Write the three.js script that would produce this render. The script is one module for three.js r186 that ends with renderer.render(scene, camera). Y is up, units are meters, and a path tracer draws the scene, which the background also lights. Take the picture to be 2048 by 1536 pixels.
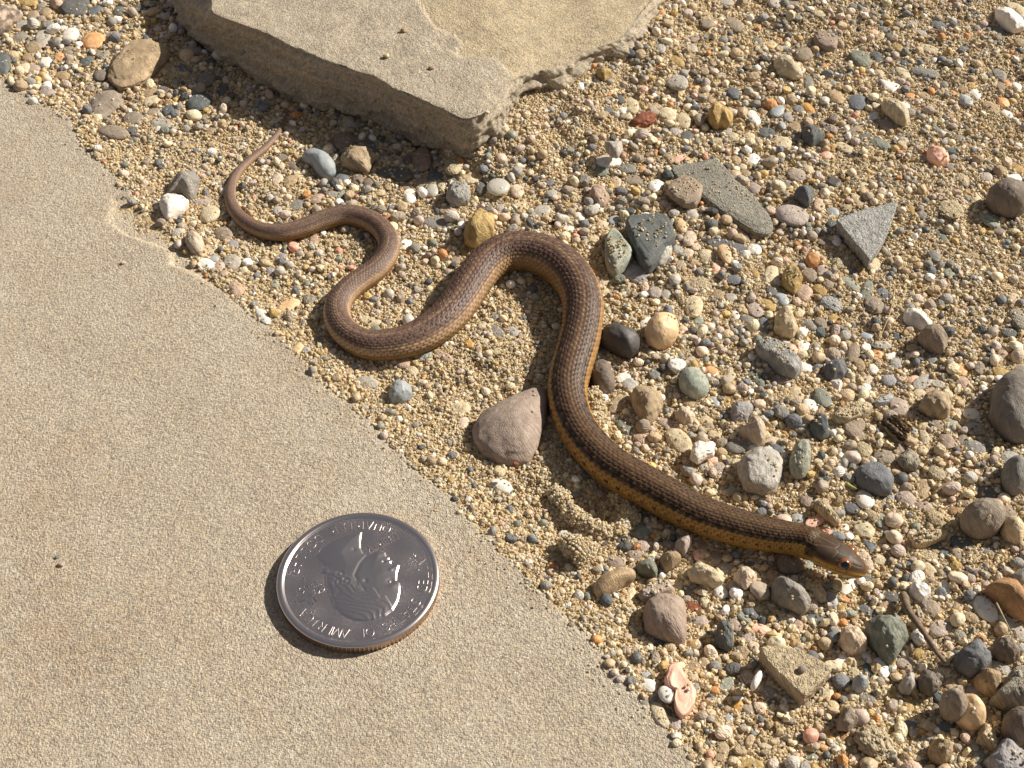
import * as THREE from 'three';
import { mergeGeometries, mergeVertices } from 'three/addons/utils/BufferGeometryUtils.js';
import { TextGeometry } from 'three/addons/geometries/TextGeometry.js';
import { FontLoader } from 'three/addons/loaders/FontLoader.js';
import { createNoise2D, createNoise3D } from 'simplex-noise';

// ---------- camera, sky, sun, exposure (lengths below are millimetres times MM) ----------
const MM = 0.001, VFOV = 31, PITCH = THREE.MathUtils.degToRad(47.5), EYE = 174.5;
const scene = new THREE.Scene();
const camera = new THREE.PerspectiveCamera(VFOV, 4 / 3, 0.005, 60);
camera.position.set(0, EYE * MM, (EYE / Math.tan(PITCH)) * MM);
camera.lookAt(0, 0, 0);
const renderer = new THREE.WebGLRenderer({ antialias: true });
renderer.toneMapping = THREE.LinearToneMapping;
renderer.toneMappingExposure = 1.32;
renderer.shadowMap.enabled = true;
const SUN_DIR = new THREE.Vector3(0.725, 0.605, -0.32).normalize();
const sun = new THREE.DirectionalLight(new THREE.Color(1.0, 0.94, 0.83), 5);
sun.name = 'sun';
sun.position.copy(SUN_DIR).multiplyScalar(2);
sun.castShadow = true;
sun.shadow.mapSize.set(4096, 4096);
Object.assign(sun.shadow.camera, { left: -0.2, right: 0.2, top: 0.2, bottom: -0.2, near: 0.5, far: 4 });
sun.shadow.bias = -0.00005;
scene.add(sun, sun.target);
{ // clear afternoon sky: deep overhead, paler and warmer at the horizon, a haze glow round the sun
  const W = 256, H = 128, d = new Float32Array(W * H * 4);
  for (let j = 0; j < H; j++) for (let i = 0; i < W; i++) {
    const el = ((j + 0.5) / H - 0.5) * Math.PI, az = ((i + 0.5) / W - 0.5) * 2 * Math.PI, y = Math.sin(el);
    const c = Math.cos(az) * Math.cos(el) * SUN_DIR.x + y * SUN_DIR.y + Math.sin(az) * Math.cos(el) * SUN_DIR.z;
    const t = Math.pow(1 - Math.max(0, y), 3), g = 0.35 * Math.exp(-(1 - c) * 9), o = (j * W + i) * 4;
    d[o] = 0.088 + 0.15 * t + g; d[o + 1] = 0.093 + 0.145 * t + g * 0.9; d[o + 2] = 0.112 + 0.13 * t + g * 0.7; d[o + 3] = 1;
    if (y < 0) { d[o] = 0.2; d[o + 1] = 0.17; d[o + 2] = 0.13; }
  }
  const sky = new THREE.DataTexture(d, W, H, THREE.RGBAFormat, THREE.FloatType);
  sky.mapping = THREE.EquirectangularReflectionMapping; sky.magFilter = sky.minFilter = THREE.LinearFilter; sky.needsUpdate = true;
  scene.background = sky; scene.environment = sky;
}

// ---------- helpers ----------
function rngOf(seed) { let a = seed >>> 0; return () => { a = (a + 0x6d2b79f5) | 0; let t = Math.imul(a ^ (a >>> 15), 1 | a); t = (t + Math.imul(t ^ (t >>> 7), 61 | t)) ^ t; return ((t ^ (t >>> 14)) >>> 0) / 4294967296; }; }
const rnd = rngOf(11), n2 = createNoise2D(rngOf(3)), n3 = createNoise3D(rngOf(5));
const clamp = THREE.MathUtils.clamp, lerp = THREE.MathUtils.lerp, sstep = (a, b, x) => { const t = clamp((x - a) / (b - a), 0, 1); return t * t * (3 - 2 * t); };
const FOCAL = 768 / Math.tan(THREE.MathUtils.degToRad(VFOV / 2)), SP = Math.sin(PITCH), CP = Math.cos(PITCH), EZ = EYE / Math.tan(PITCH);
// where the line of sight through a point of the photograph meets the level y (mm): {x, z, s: pixels per mm, e: sine of the sight line's steepness}
function at(px, py, y = 0) {
  const u = (px - 1024) / FOCAL, v = -(py - 768) / FOCAL, dx = u, dy = -SP + v * CP, dz = -CP - v * SP, t = (y - EYE) / dy;
  return { x: dx * t, z: EZ + dz * t, y, s: FOCAL / t, e: -dy / Math.hypot(dx, dy, dz) };
}
function photo(x, y, z) { // and back
  const ry = y - EYE, rz = z - EZ, f = -ry * SP - rz * CP, u = ry * CP - rz * SP;
  return [1024 + (FOCAL * x) / f, 768 - (FOCAL * u) / f];
}
const hex = (h) => new THREE.Color(h);
const used = new Map();
function numbered(n) { const k = used.get(n) ?? 0; used.set(n, k + 1); return k ? n + '_' + String(k).padStart(3, '0') : n; }
function tag(o, label, category, group, kind) { if (label) o.userData.label = label; if (category) o.userData.category = category; if (group) o.userData.group = group; if (kind) o.userData.kind = kind; return o; }
function mesh(name, geo, mat, parent) {
  const m = new THREE.Mesh(geo, mat); m.name = parent ? name : numbered(name); m.castShadow = m.receiveShadow = true; (parent ?? scene).add(m); return m;
}
function group(name, x, y, z) { const g = new THREE.Group(); g.name = numbered(name); g.position.set(x * MM, y * MM, z * MM); scene.add(g); return g; }
function segDist(px, pz, ax, az, bx, bz) { const dx = bx - ax, dz = bz - az, t = clamp(((px - ax) * dx + (pz - az) * dz) / (dx * dx + dz * dz + 1e-12), 0, 1); return Math.hypot(px - ax - dx * t, pz - az - dz * t); }
function lineDist(x, z, pts) { let d = 1e9; for (let i = 1; i < pts.length; i++) d = Math.min(d, segDist(x, z, pts[i - 1].x, pts[i - 1].z, pts[i].x, pts[i].z)); return d; }
function inside(x, z, pts) { let c = false; for (let i = 0, j = pts.length - 1; i < pts.length; j = i++) if ((pts[i].z > z) !== (pts[j].z > z) && x < ((pts[j].x - pts[i].x) * (z - pts[i].z)) / (pts[j].z - pts[i].z) + pts[i].x) c = !c; return c; }
const pairs = (a) => { const r = []; for (let i = 0; i < a.length; i += 2) r.push([a[i], a[i + 1]]); return r; };

// ---------- textures ----------
function tex(data, n, srgb, rep) {
  const t = new THREE.DataTexture(data, n, n, THREE.RGBAFormat);
  t.wrapS = t.wrapT = THREE.RepeatWrapping; t.magFilter = THREE.LinearFilter; t.minFilter = THREE.LinearMipmapLinearFilter; t.generateMipmaps = true;
  if (srgb) t.colorSpace = THREE.SRGBColorSpace;
  t.repeat.set(1 / rep, 1 / rep); t.needsUpdate = true; return t;
}
// grains packed like a sandstone's: [colour map, height map]; size px, cells a side, period in mm
function grainTextures(n, cells, rep, palette, seed, soft) {
  const r = rngOf(seed), px = new Float32Array(cells * cells), py = new Float32Array(cells * cells), ci = new Uint8Array(cells * cells), hh = new Float32Array(cells * cells);
  const total = palette.reduce((s, p) => s + p[1], 0), cols = palette.map((p) => { const c = hex(p[0]); return [c.r, c.g, c.b]; });
  for (let k = 0; k < cells * cells; k++) {
    px[k] = r(); py[k] = r(); hh[k] = r();
    let w = r() * total, q = 0; while (q < palette.length - 1 && (w -= palette[q][1]) > 0) q++; ci[k] = q;
  }
  const col = new Uint8Array(n * n * 4), bump = new Uint8Array(n * n * 4), avg = [0, 0, 0];
  for (let k = 0; k < cells * cells; k++) for (let c = 0; c < 3; c++) avg[c] += cols[ci[k]][c] / (cells * cells);
  const enc = (x) => { x = clamp(x, 0, 1); return Math.round(255 * (x < 0.0031308 ? 12.92 * x : 1.055 * Math.pow(x, 1 / 2.4) - 0.055)); };
  for (let j = 0; j < n; j++) for (let i = 0; i < n; i++) {
    const u = (i / n) * cells, v = (j / n) * cells, cu = Math.floor(u), cv = Math.floor(v);
    let d1 = 9, d2 = 9, b = 0;
    for (let y = -1; y <= 1; y++) for (let x = -1; x <= 1; x++) {
      const k = ((cv + y + cells) % cells) * cells + ((cu + x + cells) % cells), dx = cu + x + px[k] - u, dy = cv + y + py[k] - v, d = dx * dx + dy * dy;
      if (d < d1) { d2 = d1; d1 = d; b = k; } else if (d < d2) d2 = d;
    }
    const edge = clamp((Math.sqrt(d2) - Math.sqrt(d1)) * 2.2, 0, 1), o = (j * n + i) * 4, C = cols[ci[b]], m = 0.86 + 0.28 * hh[b];
    for (let c = 0; c < 3; c++) col[o + c] = enc(lerp(C[c] * m, avg[c], soft));
    const h = Math.round(255 * clamp((0.25 + 0.75 * hh[b]) * (0.35 + 0.65 * Math.sqrt(edge)), 0, 1));
    bump[o] = bump[o + 1] = bump[o + 2] = h; col[o + 3] = bump[o + 3] = 255;
  }
  return [tex(col, n, true, rep), tex(bump, n, false, rep), avg];
}
// speckled stone: neutral colours near white that tint what they multiply
function stoneTextures(n, rep, seed, dark, pale, mottle) {
  const r = rngOf(seed), noise = createNoise3D(r), col = new Uint8Array(n * n * 4), bump = new Uint8Array(n * n * 4);
  const f = (u, v, k, z) => { const R = k / (2 * Math.PI), a = u * 2 * Math.PI, b = v * 2 * Math.PI; return noise(Math.cos(a) * R + z, Math.sin(a) * R + Math.cos(b) * R * 1.13, Math.sin(b) * R - z * 0.7); };
  for (let j = 0; j < n; j++) for (let i = 0; i < n; i++) {
    const u = i / n, v = j / n, o = (j * n + i) * 4, a = f(u, v, 14, 0), b = f(u, v, 44, 9), c = f(u, v, 120, 20), w = r();
    let m = 0.86 + mottle * (0.5 * a + 0.35 * b + 0.3 * c) + 0.05 * (w - 0.5);
    if (c + 0.4 * b > 1.02 - dark) m *= 0.5;
    if (c + 0.4 * b < -1.05 + pale) m = 1;
    const g = 255 * clamp(m, 0, 1);
    col[o] = g; col[o + 1] = g * (0.99 - 0.015 * a); col[o + 2] = g * (0.975 - 0.03 * b); col[o + 3] = 255;
    const h = 255 * clamp(0.5 + 0.22 * b + 0.26 * c + 0.12 * (w - 0.5), 0, 1);
    bump[o] = bump[o + 1] = bump[o + 2] = h; bump[o + 3] = 255;
  }
  return [tex(col, n, false, rep), tex(bump, n, false, rep)];
}
const SAND_TEX = grainTextures(1024, 110, 58, [['#cbb48e', 5], ['#dccaa8', 3], ['#b0946c', 3], ['#a0845f', 1.5], ['#e9dcc4', 1], ['#8d857a', 0.8], ['#55504a', 0.4]], 21, 0.15);
const SLAB_TEX = grainTextures(2048, 244, 74, [['#bfad90', 6], ['#d2c19e', 4.4], ['#99917f', 4], ['#ae9e84', 4], ['#ded0b4', 1.8], ['#7a7266', 1.8], ['#a67f5a', 0.5], ['#4d4743', 0.35]], 31, 0.52);
const STONE_TEX = stoneTextures(768, 15, 41, 0.2, 0.14, 0.34), SMOOTH_TEX = stoneTextures(768, 23, 42, 0.04, 0.05, 0.18), SPECK_TEX = stoneTextures(768, 13, 43, 0.34, 0.22, 0.3);

// ---------- the snake's course, needed by the sand it lies in ----------
// x, y of the body's axis in the photograph, its width there in pixels, and how far it is lifted off the sand (mm)
const COURSE = [[1726, 1139, 26, 2.6], [1700, 1127, 62, 2.6], [1660, 1106, 76, 2.4], [1621, 1088, 66, 2.2], [1590, 1078, 62, 1.9], [1527, 1066, 67, 1.2], [1463, 1050, 71, 0.8], [1400, 1029, 74, 0.5],
  [1348, 1003, 78, 0.3], [1304, 979, 79, 0.2], [1260, 955, 79, 0.1], [1219, 929, 77, 0], [1184, 896, 76, 0], [1156, 858, 74, 0], [1140, 817, 74, 0], [1135, 778, 75, 0], [1142, 739, 77, 0], [1154, 698, 77, 0],
  [1164, 653, 76, 0], [1166, 609, 77, 0], [1154, 570, 78, 0], [1126, 534, 80, 0], [1092, 513, 80, 0], [1056, 503, 78, 0], [1012, 505, 76, 0], [974, 527, 73, 0], [947, 561, 72, 0], [923, 599, 71, 0], [895, 633, 70, 0],
  [861, 660, 68, 0], [820, 680, 64, 0], [779, 689, 61, 0], [738, 689, 58, 0], [703, 675, 55, 0], [680, 650, 52, 0], [674, 619, 50, 0], [687, 590, 48, 0], [714, 565, 46, 0], [749, 541, 44, 0], [771, 515, 42, 0],
  [778, 486, 41, 0], [763, 458, 41, 0], [731, 437, 41, 0], [690, 430, 40, 0], [646, 440, 38, 0], [606, 455, 36, 0], [562, 465, 34, 0], [519, 459, 31, 0], [484, 438, 27, 0], [464, 410, 23, 0], [461, 380, 20, 0],
  [473, 349, 17, 0], [499, 321, 15, 0], [531, 295, 13, 0], [556, 266, 10, 0], [570, 238, 7, 0], [577, 215, 4, 0], [580, 203, 2, 0]];
const AXIS = COURSE.map(([px, py, w, lift]) => { let r = 3; for (let k = 0; k < 3; k++) r = w / 2 / at(px, py, r + lift).s; const y = r * 0.9 + lift - 0.15, p = at(px, py, y); return { x: p.x, y, z: p.z, r }; });
const SNAKE = new THREE.CatmullRomCurve3(AXIS.map((a) => new THREE.Vector3(a.x, a.y, a.z)), false, 'centripetal');
const SPATH = SNAKE.getPoints(400).map((p) => ({ x: p.x, y: p.y, z: p.z }));
const snakeRadius = (() => { // radius against the curve's own parameter
  const n = AXIS.length - 1;
  return (t) => { const f = clamp(t, 0, 1) * n, i = Math.min(n - 1, Math.floor(f)), k = f - i, a = AXIS[Math.max(0, i - 1)].r, b = AXIS[i].r, c = AXIS[i + 1].r, d = AXIS[Math.min(n, i + 2)].r; return 0.5 * (2 * b + (c - a) * k + (2 * a - 5 * b + 4 * c - d) * k * k + (3 * b - a - 3 * c + d) * k * k * k); };
})();

// ---------- outlines of the two slabs (in the photograph), set on their levels ----------
const SLAB_Y = 1.5, FLAG_Y = 12, FOOT_Y = 2.8, BANK_Y = 5;
const EDGE_PX = pairs([-330, 20, -200, 60, -90, 112, 0, 154, 60, 185, 112, 214, 148, 243, 172, 290, 214, 328, 246, 360, 271, 396, 306, 421, 338, 458, 371, 491, 420, 546, 480, 600, 541, 650, 600, 703, 640, 754, 700, 802, 760, 859, 800, 899, 850, 943, 902, 987, 950, 1040, 1003, 1096, 1050, 1144, 1100, 1193, 1150, 1243, 1198, 1291, 1242, 1340, 1300, 1402, 1345, 1458, 1382, 1499, 1400, 1560, 1450, 1640, 1520, 1750]);
const EDGE = EDGE_PX.map(([x, y]) => at(x, y, SLAB_Y));
const flagLevel = (x) => FLAG_Y - 2.6 * sstep(-7, 14, x) - 1.2 * sstep(12, 40, x); // it dips into the sand towards its right end
const FLAG_TOP = pairs([395, -120, 418, -40, 420, 2, 425, 27, 478, 48, 533, 68, 581, 92, 632, 113, 700, 137, 741, 151, 776, 171, 824, 192, 885, 218, 934, 237, 975, 226, 1004, 196, 1024, 163, 1062, 141, 1110, 134, 1150, 113, 1195, 93, 1235, 78, 1262, 52, 1300, 0, 1330, -60, 1330, -140, 1180, -230, 900, -270, 600, -230, 430, -180]).map(([x, y]) => { let p = at(x, y, FLAG_Y); for (let k = 0; k < 12; k++) p = at(x, y, flagLevel(p.x)); return p; });
const footLevel = (px) => lerp(FOOT_Y, BANK_Y, sstep(985, 1050, px)); // undercut in front, sand drifted up behind
const FLAG_FOOT = pairs([318, -110, 335, -40, 346, 2, 362, 38, 412, 80, 470, 120, 533, 161, 600, 188, 680, 207, 724, 221, 780, 238, 826, 264, 885, 286, 928, 308, 974, 288, 1006, 258, 1028, 206, 1077, 170, 1131, 178, 1172, 142, 1221, 107, 1268, 99, 1287, 68, 1326, 4, 1356, -60, 1352, -150, 1190, -245, 900, -290, 590, -245, 360, -180]).map(([x, y]) => at(x, y, footLevel(x)));

// how gravelly the bed is, spot by spot in the photograph
const SPOTS = [[300, 60, 160, 0.9], [60, 110, 120, 0.9], [420, 170, 120, 0.55], [560, 240, 90, 0.3], [240, 320, 110, 0.12], [420, 330, 90, 0.12], [540, 400, 70, 0.35], [740, 350, 110, 0.7], [900, 400, 100, 0.7], [520, 560, 130, 0.28], [700, 520, 70, 0.3], [850, 560, 80, 0.35], [800, 620, 60, 0.25], [700, 760, 110, 0.1], [850, 800, 120, 0.1], [1000, 650, 90, 0.2], [1020, 720, 60, 0.12], [900, 930, 110, 0.06], [1050, 1050, 110, 0.12], [1150, 1180, 90, 0.15], [1190, 1230, 80, 0.15], [1270, 1350, 70, 0.25],
  [1000, 330, 80, 0.15], [1110, 260, 90, 0.12], [1200, 230, 80, 0.3], [1250, 100, 90, 0.35], [1080, 400, 90, 0.55], [1350, 120, 120, 0.5], [1350, 300, 110, 0.75], [1500, 250, 120, 0.95], [1450, 450, 150, 0.8], [1250, 620, 90, 0.3], [1380, 650, 120, 0.6], [1300, 800, 110, 0.45], [1450, 780, 130, 0.6], [1600, 620, 130, 0.8], [1600, 100, 120, 0.45], [1700, 200, 130, 0.5], [1900, 200, 150, 0.3], [1800, 350, 140, 0.25], [1950, 480, 120, 0.25], [1850, 560, 130, 0.25], [1800, 700, 120, 0.5], [1650, 850, 130, 0.8], [1850, 850, 130, 0.95], [1650, 960, 90, 0.35], [1950, 950, 110, 0.85], [1800, 1050, 90, 0.45], [1950, 1130, 90, 0.4],
  [1300, 960, 90, 0.4], [1350, 1110, 100, 0.9], [1450, 1180, 120, 0.95], [1600, 1250, 130, 1], [1800, 1250, 130, 1], [1950, 1300, 130, 0.9], [1400, 1330, 100, 0.85], [1500, 1400, 90, 0.6], [1450, 1480, 110, 0.4], [1620, 1500, 90, 0.45], [1750, 1420, 110, 0.9], [1900, 1450, 120, 0.9]];
function gravelly(x, y, z) { const [px, py] = photo(x, y, z); let s = 1e-6, v = 0; for (const [a, b, r, q] of SPOTS) { const d = ((px - a) ** 2 + (py - b) ** 2) / (r * r); if (d < 9) { const w = Math.exp(-d * 1.4); s += w; v += w * q; } } return s < 1e-4 ? 0.45 : v / s; }
// ---------- the sand's relief ----------
const HUMPS = [ // clods and hollows: x, y in the photograph, radius and height in mm
  [1160, 1105, 2.8, 1.5], [1128, 1000, 1.8, 0.5], [1150, 1024, 2.0, 0.5], [1186, 1054, 2.0, 0.5], [1218, 1064, 2.2, 0.5], [1250, 1050, 2.0, 0.5], [1205, 1030, 3, -0.8],
  [1900, 420, 4.0, 1.2], [1860, 440, 3, 0.8], [1102, 985, 2.2, -1.4], [1125, 1050, 2.0, -1.0], [1200, 1010, 5, -1.2], [1560, 75, 5, -1.8], [1060, 600, 7, -0.5], [180, 235, 4, -1.2], [1330, 160, 6, 0.6], [1650, 980, 5, 1.0],
  [1640, 1330, 4, -0.5], [1790, 640, 6, 0.5], [700, 500, 5, -0.6], [1345, 570, 5, 0.7], [1250, 60, 6, 0.5], [980, 330, 6, 0.4], [650, 260, 9, -0.8], [300, 60, 8, -0.5], [1760, 1480, 5, 0.7], [1120, 640, 4, -0.4],
].map(([x, y, r, h]) => { const p = at(x, y); return [p.x, p.z, r, h]; });
const GX0 = -170, GZ0 = -190, GW = 680, GH = 590, GC = 0.5, HFIELD = new Float32Array(GW * GH);
function rawGround(x, z) {
  let h = 0.55 * n2(x / 26, z / 26) + 0.38 * n2(x / 9 + 7, z / 9) + 0.16 * n2(x / 3.4, z / 3.4 + 30) + 0.07 * n2(x / 1.3 + 50, z / 1.3);
  for (const [a, b, r, q] of HUMPS) { const d = ((x - a) ** 2 + (z - b) ** 2) / (r * r); if (d < 5) h += q * Math.exp(-d * 1.3) * (1 + 0.35 * n2(x / 1.1, z / 1.1)); }
  return h;
}
{
  const drift = FLAG_FOOT.slice(15, 26);
  const bank = EDGE.map((p) => ({ x: p.x, z: p.z }));
  for (let j = 0; j < GH; j++) for (let i = 0; i < GW; i++) {
    const x = GX0 + i * GC, z = GZ0 + j * GC;
    let h = rawGround(x, z);
    if (x > -16 && x < 70 && z < -45) h += BANK_Y * Math.pow(1 - sstep(0, 21, lineDist(x, z, drift) + 2 * n2(x / 7, z / 7 + 9)), 1.2);
    if (x > -140 && x < 140 && z > -150 && z < 95) h -= 0.55 * gravelly(x, 0, z);
    const e = lineDist(x, z, bank); // drifted up against the slab
    const k = 1 - sstep(0, 9, e + 1.4 * n2(x / 6, z / 6 + 90)); h = lerp(h, SLAB_Y - 0.28 + 0.22 * h, k);
    HFIELD[j * GW + i] = h;
  }
  for (let s = 0; s < SPATH.length; s += 1) { // pressed down under the body
    const p = SPATH[s], R = snakeRadius(s / 400) + 1.2, lift = p.y - snakeRadius(s / 400) * 0.9;
    if (lift > 0.6) continue;
    for (let j = Math.floor((p.z - R - GZ0) / GC); j <= (p.z + R - GZ0) / GC; j++) for (let i = Math.floor((p.x - R - GX0) / GC); i <= (p.x + R - GX0) / GC; i++) {
      const d = Math.hypot(GX0 + i * GC - p.x, GZ0 + j * GC - p.z) / R, k = j * GW + i; if (d < 1) HFIELD[k] = Math.min(HFIELD[k], lerp(0.05, HFIELD[k], sstep(0.6, 1, d)));
    }
  }
}
function ground(x, z) {
  const u = (x - GX0) / GC, v = (z - GZ0) / GC;
  if (u < 0 || v < 0 || u >= GW - 1 || v >= GH - 1) return 0;
  const i = Math.floor(u), j = Math.floor(v), a = u - i, b = v - j, k = j * GW + i;
  return lerp(lerp(HFIELD[k], HFIELD[k + 1], a), lerp(HFIELD[k + GW], HFIELD[k + GW + 1], a), b);
}
const onSand = (px, py) => { let p = at(px, py, 0); for (let k = 0; k < 2; k++) p = at(px, py, ground(p.x, p.z)); return p; };

// a sheet over the lines xs, zs (mm)
function sheet(xs, zs, height) {
  const n = xs.length, m = zs.length, pos = new Float32Array(n * m * 3), uv = new Float32Array(n * m * 2), idx = [];
  for (let j = 0; j < m; j++) for (let i = 0; i < n; i++) { const k = j * n + i; pos[k * 3] = xs[i] * MM; pos[k * 3 + 1] = height(xs[i], zs[j]) * MM; pos[k * 3 + 2] = zs[j] * MM; uv[k * 2] = xs[i]; uv[k * 2 + 1] = zs[j]; }
  for (let j = 0; j < m - 1; j++) for (let i = 0; i < n - 1; i++) { const k = j * n + i; idx.push(k, k + n, k + 1, k + 1, k + n, k + n + 1); }
  const g = new THREE.BufferGeometry(); g.setAttribute('position', new THREE.BufferAttribute(pos, 3)); g.setAttribute('uv', new THREE.BufferAttribute(uv, 2)); g.setIndex(idx); g.computeVertexNormals(); return g;
}
function ruler(a, b, step, far) { const r = []; for (let x = a; x <= b; x += step) r.push(x); let s = step, lo = a, hi = r.at(-1); while (hi < far) { s *= 1.35; hi += s; lo -= s; r.push(hi); r.unshift(lo); } return r; }
const sandMat = new THREE.MeshStandardMaterial({ map: SAND_TEX[0], bumpMap: SAND_TEX[1], bumpScale: 0.0003, roughness: 0.95, color: new THREE.Color(0.92, 0.90, 0.87) });
const groundMesh = mesh('ground', sheet(ruler(-140, 140, 0.8, 30000), ruler(-150, 95, 0.8, 30000), ground), sandMat);
tag(groundMesh, 'golden tan coarse sand bed under the snake and pebbles', 'sand', null, 'structure');

// ---------- the big slab the coin lies on ----------
const CHIP = pairs([224, 396, 211, 443, 250, 470, 332, 501, 340, 533, 367, 541, 410, 564, 470, 600, 420, 540, 371, 488, 306, 415, 271, 390]).map(([x, y]) => at(x, y, SLAB_Y));
const CHIP_RIM = CHIP.slice(0, 8);
function slabTop(x, z) {
  let h = SLAB_Y + 0.22 * n2(x / 34 + 3, z / 34) + 0.05 * n2(x / 8, z / 8 + 12) + 0.05 * n2(x / 1.9, z / 1.9) + 0.06 * n2(x / 1.0 + 9, z / 1.0);
  if (inside(x, z, CHIP)) h -= 0.55 * sstep(0, 0.9, lineDist(x, z, CHIP_RIM));
  return h;
}
{
  const curve = new THREE.CatmullRomCurve3(EDGE.map((p) => new THREE.Vector3(p.x, 0, p.z)), false, 'centripetal'), N = 640, edge = curve.getSpacedPoints(N - 1);
  const inward = new THREE.Vector3(-0.80, 0, 0.60).normalize(), prof = [[-0.1, -9], [-0.05, -4], [0, -1.6], [0.02, -0.9], [0.12, -0.5], [0.32, -0.2], [0.62, -0.06]];
  let v = 1, dv = 0.42; while (v < 420) { prof.push([v, 0]); v += dv; if (v > 20) dv = 0.6; if (v > 80) dv = Math.min(30, dv * 1.08); }
  const M = prof.length, pos = new Float32Array(N * M * 3), col = new Float32Array(N * M * 3), uv = new Float32Array(N * M * 2), idx = [];
  const stain = [[200, 1310, 14, 0.10], [0, 1250, 16, 0.08], [520, 1120, 12, 0.06], [640, 720, 9, 0.12], [80, 950, 14, 0.1], [760, 1000, 10, -0.05]].map(([a, b, r, q]) => { const p = at(a, b, SLAB_Y); return [p.x, p.z, r, q]; });
  for (let i = 0; i < N; i++) for (let j = 0; j < M; j++) {
    const k = i * M + j, e = edge[i], ragged = (0.5 * n2(i * 0.09, 4) + 0.35 * n2(i * 0.31, 8)) * (1 - sstep(0, 12, prof[j][0])), d = prof[j][0] + ragged;
    const x = e.x + inward.x * d, z = e.z + inward.z * d, side = prof[j][1] < -0.02 ? prof[j][1] * (1 + 0.25 * n2(i * 0.2, j)) : prof[j][1];
    pos[k * 3] = x * MM; pos[k * 3 + 1] = (slabTop(x, z) + side) * MM; pos[k * 3 + 2] = z * MM; uv[k * 2] = x + side * 0.6; uv[k * 2 + 1] = z + side;
    let q = 0; for (const [a, b, r, w] of stain) q += w * Math.exp(-((x - a) ** 2 + (z - b) ** 2) / (r * r)) * (0.75 + 0.5 * n2(x / 3, z / 3)); // iron stains in the stone
    q += 0.05 * n2(x / 17 + 40, z / 17) + 0.035 * n2(x / 4, z / 4 + 60);
    const fresh = inside(x, z, CHIP) ? 0.10 + 0.1 * n2(x / 2, z / 2) : 0;
    col[k * 3] = 0.97 * (1 - q * 0.65) + fresh; col[k * 3 + 1] = 0.985 * (1 - q * 0.95) + fresh * 0.85; col[k * 3 + 2] = 1.10 * (1 - q * 1.25) + fresh * 0.65;
  }
  for (let i = 0; i < N - 1; i++) for (let j = 0; j < M - 1; j++) { const k = i * M + j; idx.push(k, k + 1, k + M, k + M, k + 1, k + M + 1); }
  const g = new THREE.BufferGeometry();
  g.setAttribute('position', new THREE.BufferAttribute(pos, 3)); g.setAttribute('color', new THREE.BufferAttribute(col, 3)); g.setAttribute('uv', new THREE.BufferAttribute(uv, 2)); g.setIndex(idx); g.computeVertexNormals();
  const nrm = g.attributes.normal; if (nrm.getY(Math.floor(N / 2) * M + M - 3) < 0) { for (let t = 0; t < idx.length; t += 3) [idx[t], idx[t + 1]] = [idx[t + 1], idx[t]]; g.setIndex(idx); g.computeVertexNormals(); }
  const m = mesh('stone_slab', g, new THREE.MeshStandardMaterial({ map: SLAB_TEX[0], bumpMap: SLAB_TEX[1], bumpScale: 0.00024, roughness: 0.93, vertexColors: true, side: THREE.DoubleSide }));
  tag(m, 'large flat grey beige sandstone slab that carries the silver coin', 'slab');
}

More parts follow.
